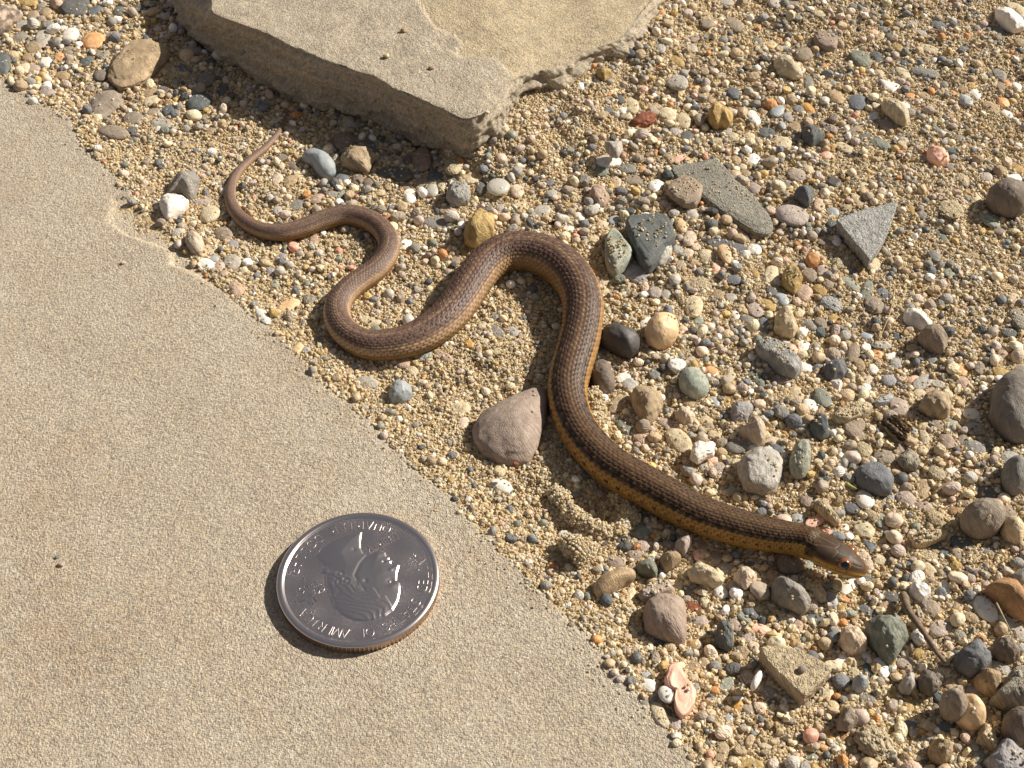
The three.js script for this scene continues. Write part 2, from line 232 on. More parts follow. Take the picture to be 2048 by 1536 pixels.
// ---------- the broken flagstone at the back, its shaded face towards the tail ----------
{
  const closed = (a) => new THREE.CatmullRomCurve3(a.map((p) => new THREE.Vector3(p.x, 0, p.z)), true, 'centripetal', 0.5);
  // the two loops are matched point for point, so each is walked by its own parameter
  const N = 900, tc = closed(FLAG_TOP), fc = closed(FLAG_FOOT), rows = 26, rings = 70, cx = at(840, -30, FLAG_Y), pos = [], uv = [], col = [], idx = [];
  const ply = pairs([818, -60, 828, 0, 866, 58, 905, 70, 918, 86, 898, 106, 924, 118, 982, 112, 1020, 146, 1026, 200, 1000, 260]).map(([x, y]) => at(x, y, FLAG_Y)); // edge of the upper grey layer
  const lower = [...ply, ...pairs([1200, 260, 1500, 0, 1400, -400, 800, -400]).map(([x, y]) => at(x, y, FLAG_Y))];
  const topY = (x, z) => { let h = flagLevel(x) + 0.25 * n2(x / 14, z / 14 + 5) + 0.09 * n2(x / 4, z / 4) + 0.05 * n2(x / 1.4, z / 1.4); if (inside(x, z, lower)) h -= 0.5 * sstep(0, 1.3, lineDist(x, z, ply) + 0.25 * n2(x, z)); return h; };
  const ringAt = [];
  const push = (x, y, z, c, u, w) => { pos.push(x * MM, y * MM, z * MM); col.push(...c); uv.push(u, w); };
  const tan = [1.04, 1.01, 0.98], grey = [1.0, 1.02, 1.14];
  for (let r = 0; r < rows + rings; r++) for (let i = 0; i < N; i++) {
    const t = i / N, A = tc.getPoint(t), B = fc.getPoint(t);
    if (r < rows) { // wall, foot to brow: thin beds stand proud or weather back
      const f = Math.max(0, (r - 1) / (rows - 2)), y = r ? lerp(B.y, flagLevel(A.x), f) : -1.5, bed = 0.4 * n2(f * 9 + 0.4 * n2(i * 0.01, 2), 3) + 0.9 * n3(A.x / 6, y / 4, A.z / 6) + 0.55 * n3(A.x / 2.6, y / 2, A.z / 2.6) + 0.2 * n3(A.x / 1.1, y / 0.9, A.z / 1.1);
      const dx = A.x - cx.x, dz = A.z - cx.z, l = Math.hypot(dx, dz), front = i < N * 0.44, bul = (front ? 0.4 * Math.sin(f * Math.PI) : 0.9 * Math.sin(f * Math.PI)) + bed * (1 - 0.7 * f ** 4) - 0.55 * f ** 10;
      const under = r ? 0 : -7, x = lerp(B.x, A.x, f) + (dx / l) * (bul + under), z = lerp(B.z, A.z, f) + (dz / l) * (bul + under), w = 0.85 + 0.14 * n2(y / 0.8, i * 0.006) + 0.08 * n3(x / 2, y, z / 2);
      push(x, f === 1 ? topY(x, z) - 0.12 : y, z, [1.02 * w, 1.04 * w, 1.14 * w], x + z, y + z * 0.4);
    } else {
      const q = 1 - (r - rows + 0.6) / (rings - 0.4), k = Math.pow(Math.max(0, q), 0.8), x = cx.x + (A.x - cx.x) * k, z = cx.z + (A.z - cx.z) * k, low = inside(x, z, lower) ? sstep(0, 1.5, lineDist(x, z, ply)) : 0;
      const rimY = -0.1 * Math.max(0, 1 - (1 - k) * 40), m = 0.92 + 0.1 * n2(x / 7, z / 7) + 0.06 * n2(x / 2, z / 2), warm = clamp(low + 0.3 * n2(x / 9, z / 9 + 4), 0, 1);
      push(x, topY(x, z) + rimY, z, [0, 1, 2].map((c) => lerp(grey[c], tan[c], warm) * m), x, z);
    }
  }
  for (let r = 0; r < rows + rings - 1; r++) for (let i = 0; i < N; i++) { const a = r * N + i, b = r * N + ((i + 1) % N), c = a + N, d = b + N; idx.push(a, c, b, b, c, d); }
  const g = new THREE.BufferGeometry();
  g.setAttribute('position', new THREE.Float32BufferAttribute(pos, 3)); g.setAttribute('color', new THREE.Float32BufferAttribute(col, 3)); g.setAttribute('uv', new THREE.Float32BufferAttribute(uv, 2)); g.setIndex(idx); g.computeVertexNormals();
  if (g.attributes.normal.getY((rows + 30) * N + 5) < 0) { for (let t = 0; t < idx.length; t += 3) [idx[t], idx[t + 1]] = [idx[t + 1], idx[t]]; g.setIndex(idx); g.computeVertexNormals(); }
  const m = mesh('flagstone', g, new THREE.MeshStandardMaterial({ map: SLAB_TEX[0], bumpMap: SLAB_TEX[1], bumpScale: 0.00024, roughness: 0.94, vertexColors: true, side: THREE.DoubleSide }));
  tag(m, 'thick broken flagstone with a dark shaded edge above the tail', 'flagstone');
}

// ---------- the snake: one skin from snout to tail tip ----------
{
  const root = group('garter_snake', AXIS[22].x, 0, AXIS[22].z), ox = AXIS[22].x, oz = AXIS[22].z;
  tag(root, 'slender brown garter snake with ochre side stripes stretched in curves over the sand', 'snake');
  const FINE = 6000, fine = SNAKE.getPoints(FINE), tOf = (i) => i / FINE; // arc length table
  const len = [0]; for (let i = 1; i <= FINE; i++) len.push(len[i - 1] + fine[i].distanceTo(fine[i - 1]));
  const LEN = len[FINE], HEAD = len[Math.round((FINE * 3.15) / (AXIS.length - 1))];
  const locate = (s) => { let lo = 0, hi = FINE; while (hi - lo > 1) { const m = (lo + hi) >> 1; if (len[m] <= s) lo = m; else hi = m; } const k = (s - len[lo]) / (len[hi] - len[lo] + 1e-9); return (lo + k) / FINE; };
  const EXT = 0.55; // snout tip ahead of the first axis point
  const stations = []; for (let s = -EXT; s < LEN;) { stations.push(s); s += s < HEAD * 1.1 ? 0.055 : clamp(0.05 * snakeRadius(locate(s)), 0.07, 0.17); }
  const A = 132, pos = [], col = [], idx = [], up = new THREE.Vector3(0, 1, 0), hash = (a, b) => { const x = Math.sin(a * 127.1 + b * 311.7) * 43758.5453; return x - Math.floor(x); };
  const mixc = (a, b, k) => [lerp(a[0], b[0], k), lerp(a[1], b[1], k), lerp(a[2], b[2], k)], C = (h) => { const c = hex(h); return [c.r, c.g, c.b]; };
  const ramp = (stops, s) => { for (let i = 1; i < stops.length; i++) if (s <= stops[i][0]) return mixc(stops[i - 1][1], stops[i][1], sstep(stops[i - 1][0], stops[i][0], s)); return stops.at(-1)[1]; };
  const BACK = [[0, C('#4d3a2b')], [0.12, C('#4c382a')], [0.27, C('#533f34')], [0.45, C('#614a41')], [0.65, C('#685248')], [1, C('#7a6358')]];
  const STRIPE = [[0, C('#a87f3c')], [0.2, C('#a3793c')], [0.36, C('#a07c58')], [0.55, C('#b19274')], [0.8, C('#997f68')], [1, C('#987559')]];
  const FLANK = [[0, C('#a0783a')], [0.25, C('#8d6a38')], [0.45, C('#8c7048')], [0.7, C('#8d6a40')], [1, C('#94714f')]];
  const BELLY = C('#b3985c'), INK = C('#16110d'), SKIN = [[0, C('#2a1d13')], [0.3, C('#3a281e')], [0.6, C('#4a382d')], [1, C('#5b483b')]], FLECK = C('#c9b08a');
  // head: half width, half height, squareness of the section against t (0 nape, 1 snout)
  const HW = [[0, 2.42], [0.12, 2.55], [0.3, 2.92], [0.45, 2.95], [0.6, 2.72], [0.75, 2.25], [0.86, 1.85], [0.94, 1.4], [0.985, 0.85], [1, 0.12]], HH = [[0, 2.2], [0.2, 2.15], [0.45, 2.1], [0.62, 1.9], [0.78, 1.55], [0.9, 1.15], [0.97, 0.75], [1, 0.1]];
  const curveAt = (a, t) => { for (let i = 1; i < a.length; i++) if (t <= a[i][0]) { const k = (t - a[i - 1][0]) / (a[i][0] - a[i - 1][0]); return lerp(a[i - 1][1], a[i][1], k * k * (3 - 2 * k) * 0.5 + k * 0.5); } return a.at(-1)[1]; };
  // seams between the shields on the crown: t, sideways (mm); mirrored
  const SEAMS = [[0.16, 0, 0.46, 0], [0.46, 0, 0.44, 0.75], [0.44, 0.75, 0.50, 1.0], [0.50, 1.0, 0.66, 0.72], [0.66, 0.72, 0.70, 0], [0.44, 0.75, 0.20, 1.75], [0.50, 1.0, 0.47, 1.95], [0.20, 1.75, 0.12, 0.9], [0.12, 0.9, 0.16, 0], [0.66, 0.72, 0.69, 1.55], [0.69, 1.55, 0.52, 2.1],
    [0.70, 0, 0.81, 0], [0.81, 0, 0.81, 1.25], [0.69, 1.55, 0.80, 1.35], [0.81, 0, 0.91, 0], [0.91, 0, 0.90, 0.9]];
  let u = 0, prevS = 0, us = 0; // u counts scale rows along the body
  let frame = null; const eyes = [];
  const NS = stations.length;
  for (let i = 0; i < NS; i++) {
    const s = stations[i], sc = Math.max(0, s), t = locate(sc), P = SNAKE.getPoint(t), T = SNAKE.getTangent(t).normalize(), B = new THREE.Vector3().crossVectors(T, up).normalize(), U = new THREE.Vector3().crossVectors(B, T).normalize();
    if (s < 0) P.addScaledVector(T, s);
    { const roll = 0.24 * sstep(HEAD * 1.6, HEAD * 0.7, s), b = B.clone(); B.multiplyScalar(Math.cos(roll)).addScaledVector(U, -Math.sin(roll)); U.multiplyScalar(Math.cos(roll)).addScaledVector(b, Math.sin(roll)); } // the head is cocked a little
    const r = snakeRadius(t), f = sc / LEN, w = (2 * Math.PI * 0.72 * r) / 25, hd = 1 - (s + EXT) / (HEAD + EXT), isHead = hd > 0, hb = isHead ? sstep(0.0, 0.16, hd) : 0;
    if (i) us += (s - prevS) / (Math.max(0.10, w) * 1.95); prevS = s;
    const hw = isHead ? curveAt(HW, hd) : r, hh = isHead ? curveAt(HH, hd) : r;
    const back = ramp(BACK, f), stripe = ramp(STRIPE, f), flank = ramp(FLANK, f), skin = ramp(SKIN, f), spots = 1 - sstep(0.24, 0.36, f);
    for (let a = 0; a < A; a++) {
      const al = (a / A) * 2 * Math.PI - Math.PI, sa = Math.sin(al), ca = Math.cos(al); // 0 = back, + = its own right... along B
      // body section: round back, flattened belly
      let by = r * (ca > 0 ? 0.94 * ca : ca < -0.72 ? -0.72 + (ca + 0.72) * 0.35 : ca), bx = r * sa * 1.02;
      let h = 0, c;
      const v = (al / Math.PI) * (12.5 / 0.72) + 12, d = Math.abs(v - 12); // scale row counted across
      if (d <= 12.6) {
        let best = -1, be = 0, bj = 0, bi = 0, bdu = 0, bdv = 0;
        const j0 = Math.round(v);
        for (let j = j0 - 1; j <= j0 + 1; j++) {
          const off = (j & 1) * 0.5, i0 = Math.round(us - off);
          for (let q = i0 - 1; q <= i0 + 1; q++) {
            const du = us - (q + off), dv = v - j, e = 1 - (Math.pow(Math.abs(dv) / 0.60, 1.5) + Math.pow(Math.abs(du) / (du > 0 ? 0.62 : 0.66), 1.7));
            if (e < 0) continue;
            const hgt = 0.3 + (0.25 + 0.6 * (du + 0.6)) * Math.min(1, e * 3.6);
            if (hgt > best) { best = hgt; be = e; bj = j; bi = q; bdu = du; bdv = dv; }
          }
        }
        if (best >= 0) {
          const keel = Math.exp(-((bdv / 0.13) ** 2)) * 0.12 * sstep(-0.6, -0.2, bdu) * (1 - sstep(0.35, 0.6, bdu));
          h = best + keel;
          const D = (Math.abs(bj - 12) * 9) / 12, tone = 0.84 + 0.3 * hash(bi, bj);
          let base = D < 4.2 ? back : D < 6.1 ? stripe : flank;
          if (D < 0.5) base = mixc(back, stripe, 0.16 * (1 - spots) + 0.1);
          if (D > 3.5 && D < 4.2) base = mixc(back, stripe, 0.25 * (1 - spots));
          const beat = (bi + (bj & 1) * 0.5) / 2.35 + 0.12 * hash(bi >> 2, 7), block = Math.floor(beat), dark = beat - block < 0.5;
          if (spots > 0.02 && D > 2.8 && D < 4.4 && dark) base = mixc(base, INK, 0.95 * spots);
          if (spots > 0.02 && D > 1.1 && D < 2.3 && !dark) base = mixc(base, INK, 0.6 * spots * hash(block, 5));
          if (spots > 0.02 && D > 5.5 && D < 6.4 && bi % 2 === 0 && bdu > -0.1) base = mixc(base, INK, 0.9 * spots * (0.4 + 0.6 * hash(bi, 3)));
          if (D < 4.2) base = mixc(base, stripe, 0.16 * Math.exp(-((bdv / 0.16) ** 2)) * spots); // worn ochre keels on the fore body
          const rim = sstep(0.30, 0.60, Math.abs(bdu) + 0.0) * (bdu > 0 ? 1 : 0.6);
          c = mixc(base.map((x) => x * tone), skin, 0.8 * Math.max(rim, 1 - sstep(0.0, 0.22, be)));
          if (bdu > 0.22 && hash(bi * 3.1, bj * 1.7) > 0.55 && Math.abs(bdv) < 0.3) c = mixc(c, FLECK, (0.34 - 0.2 * spots) * (D < 4.6 ? 1 : 0.3));
        } else { c = skin; h = 0.1; if (hash(Math.floor(us * 2), j0) > 0.72 && f > 0.2) c = mixc(skin, FLECK, 0.4 * (1 - 0.6 * spots)); }
        h *= 0.19 * r / 3.3;
      } else { // belly shields
        const q = us * 0.9 - Math.floor(us * 0.9); h = 0.05 * q; c = mixc(BELLY, flank, 0.35 * (q > 0.88 ? 1 : 0.2));
      }
      let x = bx, y = by;
      if (isHead) {
        const n = 2.25 + 0.35 * hd, k = Math.pow(Math.pow(Math.abs(sa), n) + Math.pow(Math.abs(ca), n), -1 / n);
        let X = hw * sa * k * (1 - 0.20 * sstep(-0.1, 0.75, ca) * sstep(0.25, 0.5, hd)), Y = (ca > 0 ? hh * 0.92 : hh * 0.86) * ca * k;
        if (ca > 0) Y -= 0.18 * Math.exp(-((X / 0.5) ** 2)) * 0; // flat crown
        Y += 0.16 * Math.exp(-(((Math.abs(X) - 2.2) / 0.7) ** 2)) * Math.exp(-(((hd - 0.58) / 0.16) ** 2)) * (ca > 0 ? 1 : 0); // brow over the eye
        X *= 1 - 0.10 * Math.exp(-(((hd - 0.62) / 0.09) ** 2)) * Math.exp(-(((ca - 0.15) / 0.35) ** 2)); // eye socket
        x = lerp(bx, X, hb); y = lerp(by, Y, hb);
        // colours of the head
        const side = Math.abs(sa) > 0.75 || ca < 0, crown = ca > 0.2;
        const mott = n3(hd * 7, X * 0.9, 3), top = mixc(mixc(C('#4d3b2c'), C('#3c2d22'), 0.5 + 0.5 * n3(hd * 3.2, X * 0.5, 8)), C('#6a5038'), sstep(0.72, 0.97, hd) * 0.7);
        const lip = mixc(C('#b58a3e'), C('#c99c50'), 0.5 + 0.5 * mott), cheek = mixc(C('#5a4128'), C('#93682f'), sstep(0.42, 0.0, ca));
        let hc = crown ? mixc(top, cheek, sstep(0.5, 0.2, ca)) : ca > -0.28 ? mixc(cheek, lip, sstep(0.24, 0.04, ca)) : BELLY;
        hc = mixc(hc, C('#b5803c'), sstep(0.88, 0.98, hd) * sstep(0.93, 0.45, ca));
        let seam = 9; const X2 = Math.abs(X);
        if (ca > 0.1) for (const [t1, q1, t2, q2] of SEAMS) { const L = HEAD + EXT; seam = Math.min(seam, segDist(hd * L, X2, t1 * L, q1, t2 * L, q2)); }
        const sm = 1 - sstep(0.015, 0.08, seam); hc = mixc(hc, C('#857058'), 0.5 * sm);
        let dh = -0.045 * (1 - sstep(0.0, 0.16, seam));
        const m = Math.abs(ca + 0.20 - 0.05 * hd); if (hd > 0.2) { dh -= 0.10 * Math.exp(-((m / 0.05) ** 2)); hc = mixc(hc, C('#3d2a16'), 0.7 * Math.exp(-((m / 0.035) ** 2))); } // line of the mouth
        if (ca < 0.08 && ca > -0.16) { const q = hd * 9 - Math.floor(hd * 9); if (q < 0.1) { hc = mixc(hc, C('#4a3218'), 0.5); dh -= 0.03; } } // lip shields
        const nos = Math.hypot((hd - 0.93) * 9, Math.abs(sa) - 0.86, ca - 0.4); if (nos < 0.22) { hc = mixc(hc, INK, 0.8); dh -= 0.08; }
        const scl = 1 - sstep(0.1, 0.3, hd - 0.04 * n2(X * 2, 3)); c = mixc(hc, c, scl * (1 - sm * 0.3)); h = lerp(dh, h, scl);
        if (hd > 0.04 && hd < 0.3 && ca > -0.05 && Math.abs(sa) > 0.62 && ca < 0.72) c = mixc(c, INK, 0.75 * sstep(0.04, 0.1, hd) * (1 - sstep(0.2, 0.3, hd))); // dark blotch behind the head
      }
      const L = Math.hypot(x, y) + 1e-6, k = 1 + h / L;
      pos.push((P.x - ox + B.x * x * k + U.x * y * k) * MM, (P.y + B.y * x * k + U.y * y * k) * MM, (P.z - oz + B.z * x * k + U.z * y * k) * MM);
      col.push(c[0], c[1], c[2]);
    }
    if (isHead && !eyes.length && hd < 0.62) for (const sg of [-1, 1]) eyes.push({ p: P.clone().addScaledVector(B, sg * (hw - 1.02)).addScaledVector(U, hh * 0.36), n: B.clone().multiplyScalar(sg).addScaledVector(U, 0.62).addScaledVector(T, -0.28).normalize() });
  }
  for (let i = 0; i < NS - 1; i++) for (let a = 0; a < A; a++) { const k = i * A + a, n = i * A + ((a + 1) % A); idx.push(k, k + A, n, n, k + A, n + A); }
  for (const [row, flip] of [[0, 0], [NS - 1, 1]]) { // close both ends
    const c0 = pos.length / 3; let x = 0, y = 0, z = 0; for (let a = 0; a < A; a++) { const k = (row * A + a) * 3; x += pos[k] / A; y += pos[k + 1] / A; z += pos[k + 2] / A; }
    pos.push(x, y, z); col.push(col[row * A * 3], col[row * A * 3 + 1], col[row * A * 3 + 2]);
    for (let a = 0; a < A; a++) { const p = row * A + a, q = row * A + ((a + 1) % A); flip ? idx.push(c0, q, p) : idx.push(c0, p, q); }
  }
  const g = new THREE.BufferGeometry(); g.setAttribute('position', new THREE.Float32BufferAttribute(pos, 3)); g.setAttribute('color', new THREE.Float32BufferAttribute(col, 3)); g.setIndex(idx); g.computeVertexNormals();
  { const k = Math.floor(NS / 2) * A + A / 2; if (g.attributes.normal.getY(k) < 0) { for (let t = 0; t < idx.length; t += 3) [idx[t], idx[t + 1]] = [idx[t + 1], idx[t]]; g.setIndex(idx); g.computeVertexNormals(); } }
  mesh('body', g, new THREE.MeshPhysicalMaterial({ vertexColors: true, roughness: 0.5, specularIntensity: 0.6 }), root);
  const ER = 1.04, iris = new THREE.MeshPhysicalMaterial({ color: hex('#8a5228'), roughness: 0.18, clearcoat: 1, clearcoatRoughness: 0.05 }), black = new THREE.MeshPhysicalMaterial({ color: hex('#0c0a09'), roughness: 0.1, clearcoat: 1, clearcoatRoughness: 0.04 });
  for (const { p, n } of eyes) {
    const e = mesh('eye', new THREE.SphereGeometry(ER * MM, 32, 24), iris, root);
    e.position.set((p.x - ox) * MM, p.y * MM, (p.z - oz) * MM); e.quaternion.setFromUnitVectors(up, n);
    mesh('pupil', new THREE.SphereGeometry((ER + 0.03) * MM, 28, 10, 0, 2 * Math.PI, 0, 0.66), black, e);
  }
}

// ---------- the coin ----------
{
  const K = 12,  c = at(716, 1153, SLAB_Y + 1.75), base = slabTop(c.x, c.z) + 0.12, root = group('silver_coin', c.x, base, c.z);
  tag(root, 'silver quarter dollar coin with raised lettering lying on the big slab', 'coin');
  root.rotation.y = -THREE.MathUtils.degToRad(148); // its own right points down the picture to the left
  const metal = new THREE.MeshPhysicalMaterial({ color: new THREE.Color(0.74, 0.655, 0.625), metalness: 1, roughness: 0.26, bumpMap: SPECK_TEX[1], bumpScale: 0.000022 });
  const worn = new THREE.MeshPhysicalMaterial({ color: new THREE.Color(0.77, 0.69, 0.665), metalness: 1, roughness: 0.28 });
  const copper = new THREE.MeshPhysicalMaterial({ color: new THREE.Color(0.55, 0.40, 0.30), metalness: 1, roughness: 0.36 });
  // plan: x to the coin's right, z towards its foot; heights in mm
  const prof = (pts) => new THREE.LatheGeometry(pts.map(([r, y]) => new THREE.Vector2(r * MM, y * MM)), 240);
  const dish = []; for (let i = 0; i <= 24; i++) dish.push([(10.95 * i) / 24, 1.47 - 0.05 * (1 - (i / 24) ** 2)]); // gently dished field
  const fieldGeo = prof(dish); { const p = fieldGeo.attributes.position, u = fieldGeo.attributes.uv; for (let i = 0; i < p.count; i++) u.setXY(i, p.getX(i) / MM * 1.6, p.getZ(i) / MM * 1.6); }
  mesh('field', fieldGeo, metal, root);
  mesh('rim', prof([[10.95, 1.47], [11.02, 1.5], [11.1, 1.63], [11.2, 1.71], [11.36, 1.755], [11.6, 1.765], [11.82, 1.73], [12.0, 1.64], [12.09, 1.52], [12.1, 1.46]]), worn, root);
  { // reeded edge
    const n = 119, seg = n * 6, ys = [0, 0.05, 0.13, 0.3, 0.7, 1.1, 1.32, 1.42, 1.46], pos = [], idx = [];
    for (let j = 0; j < ys.length; j++) for (let i = 0; i < seg; i++) { const a = (i / seg) * 2 * Math.PI, e = Math.min(1, j / 2, (ys.length - 1 - j) / 2), w = (i % 6) < 3 ? 1 : 0, r = 12.12 - 0.15 * e * (1 - w) - (j === 0 ? 0.28 : j === 1 ? 0.06 : 0); pos.push(r * Math.cos(a) * MM, ys[j] * MM, r * Math.sin(a) * MM); }
    for (let j = 0; j < ys.length - 1; j++) for (let i = 0; i < seg; i++) { const a = j * seg + i, b = j * seg + ((i + 1) % seg); idx.push(a, a + seg, b, b, a + seg, b + seg); }
    const g = new THREE.BufferGeometry(); g.setAttribute('position', new THREE.Float32BufferAttribute(pos, 3)); g.setIndex(idx); g.computeVertexNormals(); mesh('reeded_edge', g, copper, root);
    const f = new THREE.CircleGeometry(11.84 * MM, 96); f.rotateX(Math.PI / 2); mesh('underside', f, metal, root);
  }
  // portrait of a man in profile with tied back hair, struck in low relief
  const HEADLINE = pairs([-0.14, 0.645, -0.26, 0.56, -0.345, 0.45, -0.385, 0.385, -0.40, 0.34, -0.385, 0.29, -0.44, 0.2, -0.525, 0.105, -0.515, 0.07, -0.455, 0.055, -0.45, 0.025, -0.475, -0.005, -0.455, -0.035, -0.475, -0.065, -0.45, -0.1, -0.47, -0.16, -0.43, -0.225, -0.35, -0.25, -0.27, -0.245, -0.225, -0.29, -0.235, -0.38, -0.285, -0.48, -0.37, -0.60, -0.2, -0.665, 0, -0.685, 0.16, -0.655, 0.3, -0.585, 0.285, -0.47, 0.26, -0.37, 0.33, -0.37, 0.36, -0.30, 0.31, -0.27, 0.36, -0.18, 0.385, -0.11, 0.415, 0.05, 0.44, 0.224, 0.41, 0.38, 0.34, 0.508, 0.235, 0.60, 0.119, 0.647, -0.02, 0.67]).map(([x, z]) => ({ x: x * K, z: -z * K }));
  const closed = [...HEADLINE, HEADLINE[0]], JAW = pairs([-0.27, -0.245, -0.12, -0.17, 0.02, -0.05, 0.06, 0.1, 0.03, 0.2]).map(([x, z]) => ({ x: x * K, z: -z * K })), HAIR = pairs([-0.16, 0.63, -0.19, 0.5, -0.12, 0.42, -0.1, 0.3, 0, 0.24, 0.03, 0.05, 0.1, -0.1, 0.2, -0.2, 0.33, -0.33]).map(([x, z]) => ({ x: x * K, z: -z * K }));
  {
    const n = 300, S = 8.2, pos = [], idx = [], keep = [];
    for (let j = 0; j <= n; j++) for (let i = 0; i <= n; i++) {
      const x = -6.8 + (i / n) * 12.8, z = -8.4 + (j / n) * 17, ins = inside(x, z, HEADLINE), d = ins ? lineDist(x, z, closed) : -lineDist(x, z, closed);
      let h = -0.2;
      if (d > -0.12) {
        h = 0.27 * Math.sqrt(clamp((d + 0.04) / 3.0, 0, 1)) + 0.09 * sstep(0, 0.22, d);
        const hair = x > -1.9 && z < 3 && (() => { const hx = x / K, hz = -z / K; const line = hz > 0.42 ? -0.17 : hz > 0.24 ? -0.1 : hz > 0 ? 0.02 : 0.04 + (-hz) * 0.7; return hx - line; })();
        if (hair !== false && hair > 0 && -z / K > -0.38) h += 0.06 * sstep(0, 0.03, hair) + 0.024 * Math.sin((x * 1.5 + Math.sin(z * 0.8) * 1.5 - z * 0.9) * 4.2 + 2.5 * n2(x * 0.4, z * 0.4)) * (0.6 + 0.4 * n2(x, z)) * sstep(0, 0.06, hair); // combed hair
        for (const [cx, cz, q] of [[0.16, -0.02, 1], [0.17, -0.16, 0.9], [0.25, -0.08, 0.7]]) { const rr = Math.hypot(x - cx * K, z + cz * K); if (rr < 1.1) h += 0.06 * q * Math.cos(rr * 7) * (1 - rr / 1.1); } // side curls
        h -= 0.07 * Math.exp(-((lineDist(x, z, JAW) / 0.28) ** 2)); // jaw
        const e = (cx, cz, r, q) => { h += q * Math.exp(-(((x - cx * K) ** 2 + (z + cz * K) ** 2) / (r * r))); };
        e(-0.31, 0.27, 0.5, -0.11); e(-0.3, 0.265, 0.22, 0.1); e(-0.3, 0.35, 0.6, 0.05); e(-0.3, 0.07, 0.9, 0.05); e(-0.36, -0.17, 0.6, 0.05); e(-0.4, 0.12, 0.3, 0.06); e(-0.38, -0.035, 0.22, -0.09); e(-0.05, 0.1, 0.3, -0.09); e(0.3, -0.28, 0.45, 0.1); e(0.02, -0.5, 1.4, 0.06); e(-0.15, -0.4, 0.3, -0.05);
      }
      pos.push(x * MM, (1.42 + Math.max(-0.06, h)) * MM, z * MM); keep.push(d > -0.2);
    }
    for (let j = 0; j < n; j++) for (let i = 0; i < n; i++) { const k = j * (n + 1) + i; if (keep[k] || keep[k + 1] || keep[k + n + 1] || keep[k + n + 2]) idx.push(k, k + n + 1, k + 1, k + 1, k + n + 1, k + n + 2); }
    const g = new THREE.BufferGeometry(); g.setAttribute('position', new THREE.Float32BufferAttribute(pos, 3)); g.setIndex(idx); g.computeVertexNormals(); mesh('portrait', g, worn, root);
  }
  const font = await new FontLoader().loadAsync('fonts/droid/droid_sans_regular.typeface.json');
  const letter = (ch, size) => { const g = new TextGeometry(ch, { font, size: size * MM, depth: 0.07 * MM, curveSegments: 3, bevelEnabled: true, bevelThickness: 0.05 * MM, bevelSize: 0.05 * MM, bevelOffset: -0.06 * MM, bevelSegments: 2 }); g.computeBoundingBox(); const b = g.boundingBox; g.translate(-(b.max.x + b.min.x) / 2, 0, 0); g.rotateX(-Math.PI / 2); return g; };
  const write = (name, list) => { const gs = list.map(([ch, size, x, z, turn]) => { const g = letter(ch, size); g.rotateY(turn); g.translate(x * MM, 1.40 * MM, z * MM); return g; }); mesh(name, mergeGeometries(gs), worn, root); };
  // along an arc; angle 0 = the coin's right, 90 = its top
  const arc = (text, r, from, to, size, foot) => [...text].map((ch, i) => { const a = THREE.MathUtils.degToRad(lerp(from, to, i / (text.length - 1))); return [ch, size, r * Math.cos(a), -r * Math.sin(a), foot ? a + Math.PI / 2 : a - Math.PI / 2]; }).filter((q) => q[0] !== ' ');
  write('lettering', arc('UNITED STATES OF AMERICA', 9.0, 172, 8, 1.5, false));
  write('lettering', arc('QUARTER DOLLAR', 10.45, 216, 322, 1.5, true));
  const row = (text, x, z, size, gap) => [...text].map((ch, i) => [ch, size, x + (i - (text.length - 1) / 2) * gap, z, 0]).filter((q) => q[0] !== ' ');
  write('lettering', row('LIBERTY', -6.7, 4.3, 1.2, 0.93));
  write('lettering', [...row('IN', 7.5, 0.35, 1.0, 0.8), ...row('GOD WE', 7.6, 1.65, 1.0, 0.86), ...row('TRUST', 7.3, 2.95, 1.0, 0.82)]);
  write('mint_mark', [['P', 0.9, 7.1, 4.6, 0]]);
}

